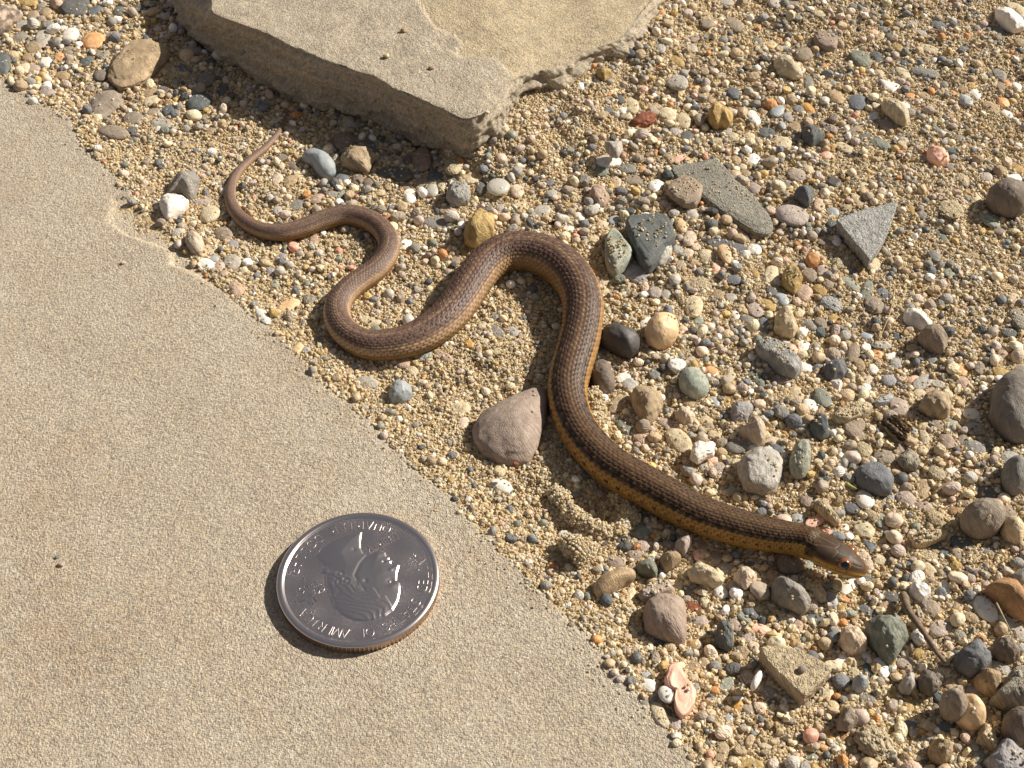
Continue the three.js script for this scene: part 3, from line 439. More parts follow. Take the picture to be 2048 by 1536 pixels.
// ---------- stones ----------
// colour key: [lit look, how mottled, tint of patches, texture]
const KIND = {
  wh: ['#e8e2da', 0.05, '#cfc3b4', 's', 'white'], cr: ['#d8c7a2', 0.08, '#b89a70', 't', 'cream'], tn: ['#b89d78', 0.1, '#8f7452', 't', 'tan'], yl: ['#c6a35e', 0.12, '#a07c42', 't', 'yellow ochre'], og: ['#cf8a4a', 0.1, '#e0b07c', 's', 'orange'],
  gy: ['#938d84', 0.08, '#7a746c', 't', 'grey'], dg: ['#5d5b59', 0.08, '#77726a', 't', 'dark grey'], bl: ['#545b5d', 0.1, '#70736f', 'k', 'dark blue grey'], lg: ['#bab2a6', 0.07, '#9c9184', 't', 'light grey'], br: ['#a3917d', 0.08, '#87735f', 't', 'taupe brown'],
  pk: ['#c6a78f', 0.08, '#a98469', 't', 'pinkish tan'], gn: ['#86897a', 0.1, '#6c7062', 'k', 'greenish grey'], gl: ['#a5a797', 0.1, '#848877', 'k', 'pale greenish grey'], sa: ['#e09c80', 0.1, '#f0c6b0', 's', 'salmon pink'], qz: ['#dcd6c8', 0.04, '#efe9dc', 's', 'milky translucent'],
  rd: ['#9c5430', 0.16, '#6a3018', 'k', 'rusty red'], ol: ['#a59b88', 0.1, '#8c8372', 'g', 'olive brown'], db: ['#7c6d60', 0.08, '#8f7d6c', 't', 'dark brown'], dk: ['#474140', 0.08, '#5d5650', 's', 'nearly black'], mv: ['#a8917f', 0.07, '#8f776a', 't', 'mauve brown'],
  pe: ['#dfb98a', 0.08, '#c99a62', 's', 'peach'], lb: ['#a5a7a6', 0.05, '#8d949a', 's', 'pale blue grey'], gb: ['#73757a', 0.08, '#606368', 't', 'slate grey'], cp: ['#d9c1a6', 0.08, '#c0a284', 't', 'pinkish cream'], lp: ['#bda99b', 0.07, '#9f8a7e', 't', 'pale mauve'],
  am: ['#d3a04a', 0.12, '#a86a22', 's', 'amber'], dt: ['#857b72', 0.08, '#74695f', 't', 'dark taupe'], ob: ['#b8895a', 0.1, '#9a6f46', 't', 'orange brown'], gr: ['#b9a08c', 0.3, '#4d4a48', 'k', 'speckled granite'], gs: ['#b1aea6', 0.1, '#8e8d88', 'g', 'gritty grey'], sc: ['#c8b18a', 0.06, '#b39c76', 'g', 'gritty tan'], lv: ['#a59fa0', 0.06, '#8d8789', 't', 'lavender grey'], cb: ['#d8cdb6', 0.2, '#7e8894', 't', 'cream and grey'],
};
const dusty = (h) => { const c = hex(h).convertLinearToSRGB(), y = 0.3 * c.r + 0.59 * c.g + 0.11 * c.b, f = (v) => Math.min(0.96, (y + (v - y) * DUST) * 1.05); return new THREE.Color(f(c.r), f(c.g), f(c.b)).convertSRGBToLinear(); }, DUST = 0.8; // sand dust greys every stone a little
const TEXOF = { t: STONE_TEX, s: SMOOTH_TEX, k: SPECK_TEX, g: SLAB_TEX }, stoneMats = {};
for (const k in TEXOF) {
  const shared = { map: TEXOF[k][0], bumpMap: TEXOF[k][1], vertexColors: true };
  stoneMats[k] = new THREE.MeshStandardMaterial({ ...shared, bumpScale: k === 's' ? 0.00004 : k === 'g' ? 0.00026 : 0.00016, roughness: k === 's' ? 0.55 : k === 'g' ? 0.95 : 0.78 });
  stoneMats[k + 'q'] = stoneMats[k];
}
const quartz = new THREE.MeshPhysicalMaterial({ color: new THREE.Color(0.86, 0.82, 0.73), roughness: 0.28, transmission: 0.45, thickness: 0.004, ior: 1.5, attenuationColor: new THREE.Color(0.9, 0.84, 0.7), attenuationDistance: 0.006, vertexColors: false });
const TEXMEAN = { t: 0.71, s: 0.72, k: 0.66, g: 1 }, ALBEDO = 0.84; // sunlit look to base colour
const spheres = {};
function ball(detail) { if (!spheres[detail]) { const g = new THREE.IcosahedronGeometry(1, detail); g.deleteAttribute('uv'); g.deleteAttribute('normal'); spheres[detail] = mergeVertices(g, 1e-5); } return spheres[detail]; }
// outline: radius against direction on the ground, from its points (mm, about 0, 0)
function radial(pts, n = 96) {
  const R = new Float32Array(n);
  for (let i = 0; i < n; i++) {
    const a = (i / n) * 2 * Math.PI, dx = Math.cos(a), dz = Math.sin(a); let best = 0;
    for (let k = 0; k < pts.length; k++) { const p = pts[k], q = pts[(k + 1) % pts.length], ex = q[0] - p[0], ez = q[1] - p[1], den = dx * ez - dz * ex; if (Math.abs(den) < 1e-9) continue; const t = (p[0] * ez - p[1] * ex) / den, u = (p[0] * dz - p[1] * dx) / den; if (t > 0 && u >= -1e-6 && u <= 1 + 1e-6) best = Math.max(best, t); }
    R[i] = best;
  }
  for (let i = 0; i < n; i++) if (!R[i]) R[i] = R[(i + n - 1) % n] || 1;
  const S = R.map((_, i) => 0.25 * R[(i + n - 1) % n] + 0.5 * R[i] + 0.25 * R[(i + 1) % n]);
  return (a) => { let f = ((a / (2 * Math.PI)) % 1 + 1) % 1 * n; const i = Math.floor(f) % n; f -= Math.floor(f); return lerp(S[i], S[(i + 1) % n], f); };
}
// shape: how round (r smooth, s worn, a broken, f flake, l level topped slab)
const SHAPE = {
  r: { planes: 5, near: 0.86, soft: 0.16, box: 1.0, rough: 0.018 }, s: { planes: 9, near: 0.76, soft: 0.10, box: 0.95, rough: 0.035 }, a: { planes: 12, near: 0.66, soft: 0.04, box: 0.9, rough: 0.04 },
  f: { planes: 6, near: 0.72, soft: 0.05, box: 0.7, rough: 0.05 }, l: { planes: 4, near: 0.7, soft: 0.04, box: 0.42, rough: 0.03 }, c: { planes: 3, near: 0.9, soft: 0.2, box: 1, rough: 0.1 },
};
function stoneGeometry(R, half, shape, key, size, seed, detail) {
  const S = SHAPE[shape], rr = rngOf(seed * 7919 + 13), src = ball(detail), P = src.attributes.position, n = P.count, pos = new Float32Array(n * 3), col = new Float32Array(n * 3), uv = new Float32Array(n * 2), planes = [];
  const K = KIND[key], c0 = dusty(K[0]), c1 = dusty(K[2]), jit = 0.9 + 0.2 * rr(), ou = rr() * 50, ov = rr() * 50, sx = rr() * 90, tint = (rr() - 0.5) * 0.08;
  for (let k = 0; k < S.planes; k++) { const y = rr() * 1.7 - 0.7, a = rr() * 2 * Math.PI, q = Math.sqrt(Math.max(0, 1 - Math.min(1, y * y))); planes.push([q * Math.cos(a), y, q * Math.sin(a), S.near + (1 - S.near) * rr() + (Math.abs(y) < 0.35 ? 0.12 : 0)]); }
  for (let i = 0; i < n; i++) {
    const x = P.getX(i), y = P.getY(i), z = P.getZ(i), a = Math.atan2(z, x), ch = Math.hypot(x, z);
    let k = 1; // soft meeting of the cut faces
    { let sum = Math.exp(-1 / S.soft); for (const [px, py, pz, d] of planes) { const q = px * x + py * y + pz * z; if (q > 0.05) sum += Math.exp(-(d / q) / S.soft); } k = Math.min(1, -Math.log(sum) * S.soft + S.soft * 0.25); }
    const f = 2.1 / 1, no = S.rough * (n3(x * 1.6 + sx, y * 1.6, z * 1.6) * 1.5 + n3(x * 3.7, y * 3.7 + sx, z * 3.7) * 0.8 + n3(x * 8, y * 8, z * 8 + sx) * 0.5 + (size > 30 ? 0.22 * n3(x * 11, y * 11 + sx, z * 11) : 0));
    const hr = Math.pow(ch, S.box) * R(a), m = Math.max(0.2, k + no), Y = Math.sign(y) * Math.pow(Math.abs(y), S.box < 0.6 ? 0.55 : 1) * half;
    const X = hr * Math.cos(a) * lerp(m, 1, 0.35), Z = hr * Math.sin(a) * lerp(m, 1, 0.35);
    pos[i * 3] = X * MM; pos[i * 3 + 1] = Y * m * MM; pos[i * 3 + 2] = Z * MM;
    uv[i * 2] = X + ou + Y * m * 0.7; uv[i * 2 + 1] = Z + ov + Y * m * 0.6;
    const w = clamp(0.5 + 0.9 * n3(x * 1.4 + sx, y * 1.4, z * 1.4 + 7) * (K[1] * 6) + 0.4 * n3(x * 5, y * 5 + sx, z * 5) * (K[1] * 5), 0, 1) * 0.75, g = jit * (1 + K[1] * 0.8 * n3(x * 2.3, y * 2.3 + sx, z * 2.3)) * ALBEDO / TEXMEAN[K[3]];
    const N = K[3] === 'g' ? SLAB_TEX[2] : [1, 1, 1];
    col[i * 3] = lerp(c0.r, c1.r, w) * g * (1 + tint) / N[0]; col[i * 3 + 1] = lerp(c0.g, c1.g, w) * g / N[1]; col[i * 3 + 2] = lerp(c0.b, c1.b, w) * g * (1 - tint) / N[2];
  }
  const g = new THREE.BufferGeometry(); g.setAttribute('position', new THREE.BufferAttribute(pos, 3)); g.setAttribute('color', new THREE.BufferAttribute(col, 3)); g.setAttribute('uv', new THREE.BufferAttribute(uv, 2)); g.setIndex(src.index); g.computeVertexNormals(); return g;
}
const stones = []; // everything laid by hand: where, how large, what it is called
let seedCount = 100;
// lays one stone; o: px, py its middle in the photograph; wpx, hpx, ang its visible oval, or outline: its visible points
function lay(o) {
  const SH = o.shape, g0 = onSand(o.px, o.py); let pts, half, mid, minor, major;
  const lying = SH === 'l' || SH === 'f', thin = SH === 'l' ? 0.10 : SH === 'f' ? 0.2 : SH === 'a' ? 0.48 : SH === 'r' ? 0.52 : SH === 'c' ? 0.35 : 0.48;
  const guess = (o.hpx ?? Math.sqrt(o.area)) / g0.s / 2;
  half = o.half ? o.half * (lying ? 0.85 : 0.74) : Math.max(0.3, guess * thin);
  const sunk = o.sunk ?? (lying ? 0.15 : 0.3), y0 = ground(g0.x, g0.z) + half * (1 - 2 * sunk) + (o.lift ?? 0), yTop = lying ? y0 + half * 0.8 : y0;
  mid = at(o.px, o.py, yTop);
  const e = mid.e, squash = lying ? e : Math.sqrt(e * e + (1 - e * e) * thin * thin), s = mid.s;
  if (o.outline) pts = o.outline.map(([x, y]) => [(x - o.px) / s, (y - o.py) / (s * squash)]);
  else { pts = []; const ca = Math.cos(o.ang * Math.PI / 180), sa = Math.sin(o.ang * Math.PI / 180), ex = SH === 'r' ? 2 : 2.35; for (let k = 0; k < 48; k++) { const t = (k / 48) * 2 * Math.PI, c = Math.cos(t), d = Math.sin(t), q = Math.pow(Math.abs(c) ** ex + Math.abs(d) ** ex, -1 / ex), taper = SH === 't' ? 1 - 0.28 * c : 1, u = (o.wpx / 2) * c * q, v = (o.hpx / 2) * d * q * taper; pts.push([(u * ca - v * sa) / s, (u * sa + v * ca) / (s * squash)]); } }
  const R = radial(pts); major = Math.max(...pts.map((p) => Math.hypot(p[0], p[1]))); minor = Math.min(...pts.map((p) => Math.hypot(p[0], p[1])));
  const sizePx = o.wpx ?? Math.sqrt(o.area) * 1.1, detail = sizePx > 70 ? 22 : sizePx > 40 ? 14 : sizePx > 24 ? 9 : 6, seed = seedCount++;
  const geo = stoneGeometry(R, half, SH === 't' ? 'r' : SH, o.key, sizePx, seed, detail);
  const m = mesh(o.name ?? (sizePx > 55 ? 'stone' : 'pebble'), geo, o.key === 'qz' ? quartz : stoneMats[KIND[o.key][3]]);
  m.position.set(mid.x * MM, y0 * MM, mid.z * MM);
  const rec = { ...o, mesh: m, x: mid.x, z: mid.z, R, major, minor, top: y0 + half, y0, half, sizePx, geo };
  stones.push(rec); return rec;
}

// ---------- every stone that can be picked out in the photograph ----------
// Each tile of the photograph was read at four times its size from its own corner (tx, ty).
const LIST = []; let tx = 0, ty = 0;
const tile = (x, y) => { tx = x; ty = y; };
// an oval: middle, long and short extent, slope of the long extent (degrees, downhill to the right), shape, colour, words for it
const S = (x, y, w, h, ang, shape, key, label, opt) => LIST.push({ px: tx + x / 4, py: ty + y / 4, wpx: w / 4, hpx: h / 4, ang, shape, key, label, ...opt });
// an outline
const O = (pts, shape, key, label, opt) => {
  const p = pairs(pts).map(([x, y]) => [tx + x / 4, ty + y / 4]); let A = 0, cx = 0, cy = 0;
  for (let i = 0; i < p.length; i++) { const a = p[i], b = p[(i + 1) % p.length], k = a[0] * b[1] - b[0] * a[1]; A += k; cx += (a[0] + b[0]) * k; cy += (a[1] + b[1]) * k; }
  LIST.push({ px: cx / (3 * A), py: cy / (3 * A), area: Math.abs(A / 2), outline: p, ang: 0, shape, key, label, ...opt });
};

tile(0, 0); // corner between the two slabs
O([1040, 300, 1110, 288, 1190, 310, 1320, 370, 1342, 430, 1290, 560, 1210, 650, 1130, 715, 1030, 740, 960, 700, 905, 640, 890, 560, 915, 470, 945, 390, 1000, 325], 's', 'tn', 'biggest tan block of stone with an ochre streak, between the two slabs');
O([690, 800, 760, 730, 870, 715, 960, 750, 1005, 800, 985, 880, 900, 950, 840, 972, 780, 930, 720, 880], 'a', 'br', 'dark taupe nodule with a pale chipped top beside the big slab');
S(745, 330, 185, 150, 10, 's', 'og', 'bright orange pebble among the grey ones by the slabs');
S(345, 320, 190, 125, 65, 's', 'lg', 'pale grey pebble tapering downhill near the orange one');
S(565, 280, 140, 130, 0, 'r', 'wh', 'off white round pebble with a pitted face');
S(368, 500, 120, 95, 20, 's', 'wh', 'clean white worn pebble close to the big slab corner');
S(905, 1055, 270, 115, 14, 'r', 'br', 'long taupe oval half sunk in sand below the chipped nodule');
S(1285, 990, 180, 95, 5, 'a', 'lg', 'pale grey block beside a small white chip');
S(1270, 1030, 55, 45, 0, 'a', 'wh');
S(1600, 815, 200, 150, -15, 's', 'bl', 'dark blue grey pebble in the flagstone shadow');
S(1655, 630, 155, 135, -70, 'r', 'gy', 'grey oval pebble in the deep flagstone shadow');
S(1680, 500, 90, 80, 0, 'r', 'bl'); S(1345, 535, 105, 75, -50, 'a', 'tn'); S(1215, 810, 140, 90, -25, 'a', 'cr', 'pale cream chip leaning below the tan block');
S(1205, 745, 130, 70, -15, 's', 'tn'); S(1345, 885, 110, 95, 50, 's', 'bl'); S(1225, 900, 110, 70, -20, 's', 'br'); S(1060, 945, 150, 115, 0, 's', 'br'); S(1040, 1028, 90, 45, 10, 'f', 'dg');
S(375, 740, 130, 80, 5, 'r', 'lp'); O([-60, 420, 20, 405, 70, 470, 95, 560, 90, 630, 20, 620, -60, 600], 'a', 'bl', 'blue grey broken pebble at the big slab corner');
O([-40, 60, 60, 50, 140, 60, 165, 100, 120, 160, 80, 230, 20, 280, -40, 280], 'a', 'gr', 'pink and black speckled granite lump', { half: 4 });
S(225, 15, 170, 95, 15, 'r', 'yl', 'pale yellow rounded stone above the granite lump');
S(265, 130, 100, 100, 0, 'r', 'br'); S(370, 95, 105, 95, 20, 'a', 'tn'); S(600, 55, 235, 180, 0, 's', 'dg', 'large dark grey rock in shade behind the orange pebble');
S(765, 90, 140, 100, -10, 'r', 'gb'); S(180, 200, 110, 80, 0, 's', 'lg'); S(165, 300, 110, 100, 0, 'a', 'gy'); S(270, 385, 135, 110, 30, 's', 'tn'); S(545, 410, 90, 90, 0, 's', 'br');
S(480, 455, 95, 70, 20, 's', 'og'); S(230, 460, 110, 70, 10, 's', 'tn'); S(185, 545, 105, 90, -20, 's', 'cp'); S(270, 555, 105, 80, 0, 'r', 'lp'); S(500, 605, 130, 75, 10, 's', 'tn'); S(695, 490, 115, 85, -20, 's', 'bl');
S(610, 615, 85, 60, 80, 's', 'gb'); S(725, 705, 75, 70, 0, 'r', 'br'); S(910, 285, 140, 75, 15, 's', 'rd', 'reddish brown flat pebble behind the tan block', { key: 'mv' }); S(820, 440, 130, 80, 15, 'a', 'ol'); S(1685, 1050, 90, 70, 0, 's', 'tn');
S(1785, 720, 115, 90, 70, 's', 'dg'); S(1320, 700, 130, 75, 15, 'a', 'db'); S(1460, 545, 80, 65, 40, 's', 'gb'); S(1545, 620, 80, 80, 0, 's', 'mv'); S(620, 500, 70, 50, 70, 's', 'cr'); S(810, 600, 120, 110, 0, 'a', 'db'); S(330, 60, 70, 90, 0, 's', 'gy'); S(950, 90, 90, 90, 0, 's', 'dg'); S(1110, 60, 90, 70, 0, 's', 'dg');

tile(512, 200); // below the flagstone corner
O([356, 455, 375, 415, 430, 402, 500, 415, 570, 450, 625, 505, 655, 565, 645, 610, 600, 636, 545, 630, 490, 590, 455, 545, 410, 510, 370, 490], 'r', 'lb', 'smooth pale blue grey bean shaped pebble beside the tail', { half: 3.6 });
O([685, 385, 760, 370, 840, 378, 975, 460, 965, 495, 900, 590, 850, 572, 770, 560, 705, 545, 680, 470], 'a', 'tn', 'tan chunk peppered with dark pits beside the bean shaped pebble', { half: 4 });
S(705, 330, 190, 170, 0, 'r', 'db', 'dark brown round pebble in shadow behind the pitted tan chunk'); S(1105, 595, 300, 140, 3, 'r', 'dg', 'long dark grey pebble in shade below the flagstone');
S(1330, 470, 235, 150, -88, 't', 'mv', 'brown teardrop pebble pointing at the flagstone corner'); S(910, 370, 125, 85, 40, 's', 'gb'); S(1000, 310, 90, 60, 40, 's', 'dg'); S(1030, 452, 95, 60, 15, 's', 'gy'); S(1215, 480, 95, 70, 90, 's', 'db');
S(1575, 540, 145, 130, 0, 'r', 'cr', 'round olive cream pebble under the flagstone corner', { key: 'sc' }); S(1440, 605, 130, 90, 10, 's', 'bl'); S(1335, 650, 115, 90, -40, 's', 'br'); S(1730, 622, 140, 105, -35, 's', 'cr', 'cream pebble with a bulge near the milky quartz');
S(1415, 722, 120, 100, 75, 'r', 'qz', 'small milky translucent quartz bead'); S(1940, 695, 190, 150, 0, 'r', 'qz', 'big milky translucent quartz pebble'); S(1485, 690, 70, 70, 0, 'r', 'cr'); S(1550, 632, 80, 55, 20, 's', 'gy');
O([1525, 690, 1580, 670, 1690, 690, 1722, 760, 1700, 810, 1620, 840, 1560, 820, 1520, 780], 'a', 'gs', 'grey angular chip dusted with pale grains', { half: 4 }); S(1232, 770, 140, 95, 75, 's', 'wh', 'creamy white upright pebble between the bend and the flagstone'); S(1800, 700, 130, 90, 85, 's', 'dg');
S(1540, 890, 150, 75, 8, 's', 'pk'); S(1435, 980, 190, 115, 10, 's', 'gy', 'grey brown half sunk pebble by the ochre block');
O([1790, 885, 1905, 940, 1910, 1090, 1850, 1122, 1760, 1165, 1680, 1145, 1662, 1070, 1720, 975], 's', 'yl', 'large ochre block touching the snake at its middle', { half: 5 }); S(1665, 1212, 105, 60, 10, 's', 'yl'); S(1198, 1155, 100, 90, -30, 'a', 'wh', 'white quartz chip beside the inner bend');
S(170, 637, 130, 98, 80, 's', 'cp', 'pinkish cream barrel shaped pebble inside the tail curve'); S(275, 645, 125, 90, -30, 's', 'tn'); S(490, 790, 125, 85, -10, 's', 'pk'); S(170, 882, 80, 70, 0, 's', 'lg'); S(320, 830, 115, 80, -20, 'f', 'gy'); S(675, 762, 105, 48, -60, 'f', 'gl'); S(605, 750, 95, 70, 0, 's', 'gy');
S(995, 740, 80, 60, 0, 's', 'cr'); S(1055, 695, 60, 60, 0, 's', 'tn'); S(810, 640, 110, 100, 80, 's', 'db'); S(895, 665, 90, 85, 0, 's', 'db'); S(1205, 690, 75, 65, 0, 's', 'mv'); S(300, 530, 110, 65, 40, 's', 'db'); S(205, 462, 105, 75, 0, 's', 'db'); S(1865, 865, 70, 65, 0, 's', 'gy'); S(1965, 862, 90, 65, 0, 's', 'lg'); S(1590, 1290, 90, 80, 0, 's', 'br');
S(465, 1120, 85, 75, 50, 's', 'pk'); S(215, 1250, 72, 68, 0, 'r', 'lv'); S(115, 1372, 92, 72, 80, 'r', 'lv'); S(150, 1470, 90, 75, 50, 'a', 'gl'); S(690, 620, 110, 90, 0, 's', 'gb');

tile(1024, 0); // to the right of the flagstone
S(1560, 190, 105, 90, 0, 's', 'br'); S(1770, 195, 165, 120, 40, 's', 'br', 'taupe oval stone near the far edge of the sand'); S(1955, 210, 75, 65, 30, 's', 'yl'); S(1200, 105, 62, 58, 0, 's', 'og'); S(1455, 300, 100, 80, -30, 'a', 'mv'); S(1190, 390, 90, 85, 90, 'r', 'lg'); S(1445, 385, 82, 72, 60, 's', 'lg');
S(1320, 490, 145, 85, 48, 'r', 'yl', 'yellow oval pebble standing apart in sand by the flagstone'); O([660, 570, 700, 555, 800, 568, 792, 610, 740, 660, 690, 630], 'a', 'yl', 'pale yellow wedge beside the flagstone foot', { half: 2.6 }); S(1325, 660, 170, 135, 10, 's', 'lg', 'pitted cream grey knob on the sand beyond the flagstone');
S(962, 845, 150, 108, 78, 's', 'cr', 'cream egg shaped pebble above the rusty crumb'); S(1060, 710, 62, 55, 0, 'r', 'sa'); S(1135, 855, 140, 60, -15, 's', 'sc'); S(865, 795, 85, 65, 60, 'a', 'bl'); S(765, 880, 85, 55, 0, 's', 'gb'); S(720, 920, 85, 65, 0, 'r', 'tn');
S(1240, 918, 150, 128, 0, 's', 'cr', 'ribbed cream dome pebble beside the rusty crumb'); S(1370, 970, 145, 128, 80, 'r', 'yl', 'rounded yellowish cream pebble with one pit', { key: 'cr' });
O([1600, 865, 1640, 832, 1690, 882, 1770, 920, 1762, 972, 1730, 1015, 1660, 1002, 1620, 1020, 1565, 985, 1558, 925], 's', 'yl', 'knobby yellow cube beyond the sunken slate', { half: 4.2 }); S(1935, 942, 142, 92, 70, 's', 'wh', 'white egg flecked with grey'); S(2010, 890, 85, 80, 0, 'r', 'tn'); S(1590, 802, 72, 68, 0, 'r', 'tn'); S(1770, 745, 115, 100, 30, 's', 'gb'); S(1795, 870, 60, 50, 70, 's', 'rd');
O([940, 985, 1010, 935, 1100, 902, 1165, 912, 1140, 970, 1080, 1005, 990, 1022, 930, 1005], 'c', 'rd', 'rust red crumbly fragment beside the ribbed cream pebble', { name: 'rust_fragment', half: 2 }); S(965, 1040, 85, 55, 20, 'a', 'wh'); S(932, 930, 62, 55, 0, 's', 'cr');
O([740, 1140, 800, 1130, 880, 1130, 890, 1190, 842, 1265, 790, 1252, 745, 1195], 'a', 'lg', 'pale grey heart shaped stone lying on a white one', { half: 2, lift: 2.2, sunk: 0.3 }); S(770, 1292, 210, 112, 3, 's', 'wh', 'white stone under the pale heart shaped one'); S(552, 690, 72, 55, 90, 'a', 'wh'); S(1605, 500, 72, 58, 80, 'r', 'tn'); S(1540, 572, 82, 68, 0, 'r', 'tn'); S(1680, 605, 78, 55, 0, 's', 'lg'); S(1960, 320, 85, 58, 20, 's', 'gn'); S(2025, 130, 75, 60, 0, 's', 'lg'); S(1710, 15, 130, 70, 10, 's', 'lg');

tile(1024, 200); // round the sunken slate
S(1395, 290, 135, 85, -28, 'a', 'dg', 'dark slaty chip above the sunken slate'); S(1305, 252, 100, 65, 0, 'r', 'lg'); S(1770, 295, 98, 80, 0, 's', 'cr'); S(1900, 290, 90, 72, 0, 's', 'cr'); S(2020, 262, 105, 85, 0, 's', 'bl'); S(1640, 330, 95, 65, 0, 's', 'sc'); S(1725, 247, 82, 58, 0, 's', 'lg'); S(1252, 467, 105, 78, 55, 'a', 'tn'); S(1345, 470, 115, 65, -20, 's', 'sa'); S(1795, 400, 56, 54, 0, 'r', 'wh');
S(1930, 475, 120, 90, -40, 'a', 'wh', 'bright white knob above the sunken slate tip'); S(1790, 490, 100, 92, 80, 'r', 'tn'); S(1845, 535, 72, 58, 0, 'r', 'cr'); S(1870, 582, 85, 75, 40, 's', 'tn');
O([1285, 530, 1400, 500, 1530, 480, 1610, 440, 1690, 470, 1740, 530, 1800, 600, 1880, 690, 1960, 790, 2020, 900, 2046, 1000, 2010, 1060, 1900, 1040, 1800, 980, 1650, 880, 1550, 800, 1450, 700, 1330, 600], 'l', 'ol', 'large flat olive brown slate half buried in sand', { name: 'slate', half: 1.1, sunk: 0.05, cat: 'slate' });
O([1230, 690, 1300, 630, 1400, 585, 1480, 620, 1540, 680, 1500, 760, 1460, 810, 1370, 812, 1280, 760], 'l', 'br', 'taupe slab fragment leaning on the olive slate', { half: 1.6, sunk: -0.1 }); S(1595, 742, 150, 125, -45, 'r', 'gy', 'grey brown round stone resting on the olive slate'); S(1645, 842, 92, 66, 70, 's', 'cr'); S(1945, 712, 115, 105, 40, 's', 'lp');
S(925, 552, 140, 85, 0, 's', 'gy'); S(720, 570, 120, 85, -10, 's', 'gn'); O([540, 600, 590, 582, 632, 630, 600, 700, 530, 690], 'a', 'gy', null, { half: 1.8 }); S(970, 642, 165, 88, 0, 's', 'br', 'wide taupe pebble beside the white shell chip'); S(845, 660, 95, 72, 70, 'a', 'cp'); S(1045, 552, 60, 52, 0, 's', 'og');
O([690, 685, 750, 740, 785, 800, 740, 850, 690, 868, 640, 830, 608, 770, 640, 710], 's', 'pk', 'peach tan wedge beyond the dark green rock', { half: 3 }); S(40, 725, 130, 105, 75, 'r', 'cp', 'pinkish cream pebble beside the milky quartz'); S(300, 660, 75, 65, 0, 's', 'gb'); S(320, 750, 95, 70, 0, 's', 'lg'); S(245, 890, 140, 105, -10, 's', 'lg', 'pale half sunk pebble above the top of the bend'); S(65, 842, 110, 56, -10, 's', 'cr'); S(540, 930, 90, 75, 50, 'a', 'wh'); S(460, 842, 80, 48, 0, 's', 'yl'); S(815, 957, 105, 70, -25, 's', 'lb'); S(720, 990, 95, 70, 15, 's', 'cp'); S(452, 1030, 102, 60, 15, 'a', 'wh'); S(655, 1115, 95, 72, 0, 's', 'cr');
O([815, 990, 880, 1040, 945, 1130, 970, 1195, 905, 1280, 815, 1340, 760, 1290, 745, 1220, 752, 1090, 780, 1040], 'l', 'gl', 'pale grey green flat chip leaning beside the dark green rock', { half: 2.4, sunk: 0.05 });
O([940, 900, 1000, 882, 1180, 870, 1250, 882, 1300, 950, 1312, 1080, 1240, 1145, 1150, 1240, 1070, 1310, 1030, 1270, 960, 1140, 925, 980], 'l', 'bl', 'dark green blue rock chip with a tapering foot', { half: 2.8, sunk: 0.05 });
S(1355, 1000, 145, 95, 75, 'r', 'tn', 'orange tan oval beside the dark green rock', { key: 'pe' }); S(1420, 1108, 135, 105, -60, 's', 'cp', 'pinkish cream block below the orange tan oval'); S(1470, 1177, 82, 68, 0, 'r', 'cp'); S(1410, 1228, 100, 88, 0, 'r', 'cp'); S(1325, 1202, 92, 82, 0, 's', 'lg');
S(1720, 1168, 335, 100, 12, 'r', 'gb', 'long grey finger shaped pebble'); S(1705, 1232, 172, 100, 78, 't', 'pe', 'upright tan pebble leaning on the grey finger', { lift: 1 }); S(1950, 1075, 115, 112, 0, 'r', 'tn'); S(1865, 1097, 102, 66, 75, 'r', 'br'); S(1940, 1197, 112, 100, 20, 'a', 'wh', 'white rough lump beyond the grey finger'); S(1555, 1242, 125, 108, 0, 's', 'cr', 'cream cube below the grey finger'); O([1130, 1290, 1160, 1230, 1240, 1190, 1295, 1170, 1280, 1230, 1225, 1310, 1160, 1342], 's', 'cb', 'cream and blue wedge at the dark green rock foot', { half: 3 });
S(1000, 1390, 240, 165, 28, 's', 'lv', 'mauve grey stone under the dark green rock'); S(1775, 930, 118, 98, 80, 'r', 'lg'); S(1440, 912, 102, 95, 40, 'a', 'lg'); S(1215, 832, 82, 76, 0, 'r', 'cp'); S(1150, 680, 135, 105, -45, 'a', 'wh', 'white folded shell chip beside the taupe slab fragment', { name: 'shell_fragment', cat: 'shell' }); S(1635, 1345, 100, 70, 85, 's', 'sa'); S(1360, 1325, 90, 75, 60, 'a', 'lg'); S(1455, 1302, 80, 72, 0, 's', 'tn'); S(1500, 1475, 190, 120, 5, 'c', 'sc', 'crumbly sandy lump between the stones', { name: 'sand_clod', cat: 'clod' }); S(1945, 1390, 90, 64, 80, 'r', 'yl'); S(1770, 1440, 120, 88, 0, 's', 'gb'); S(740, 1450, 105, 68, -15, 's', 'cr');

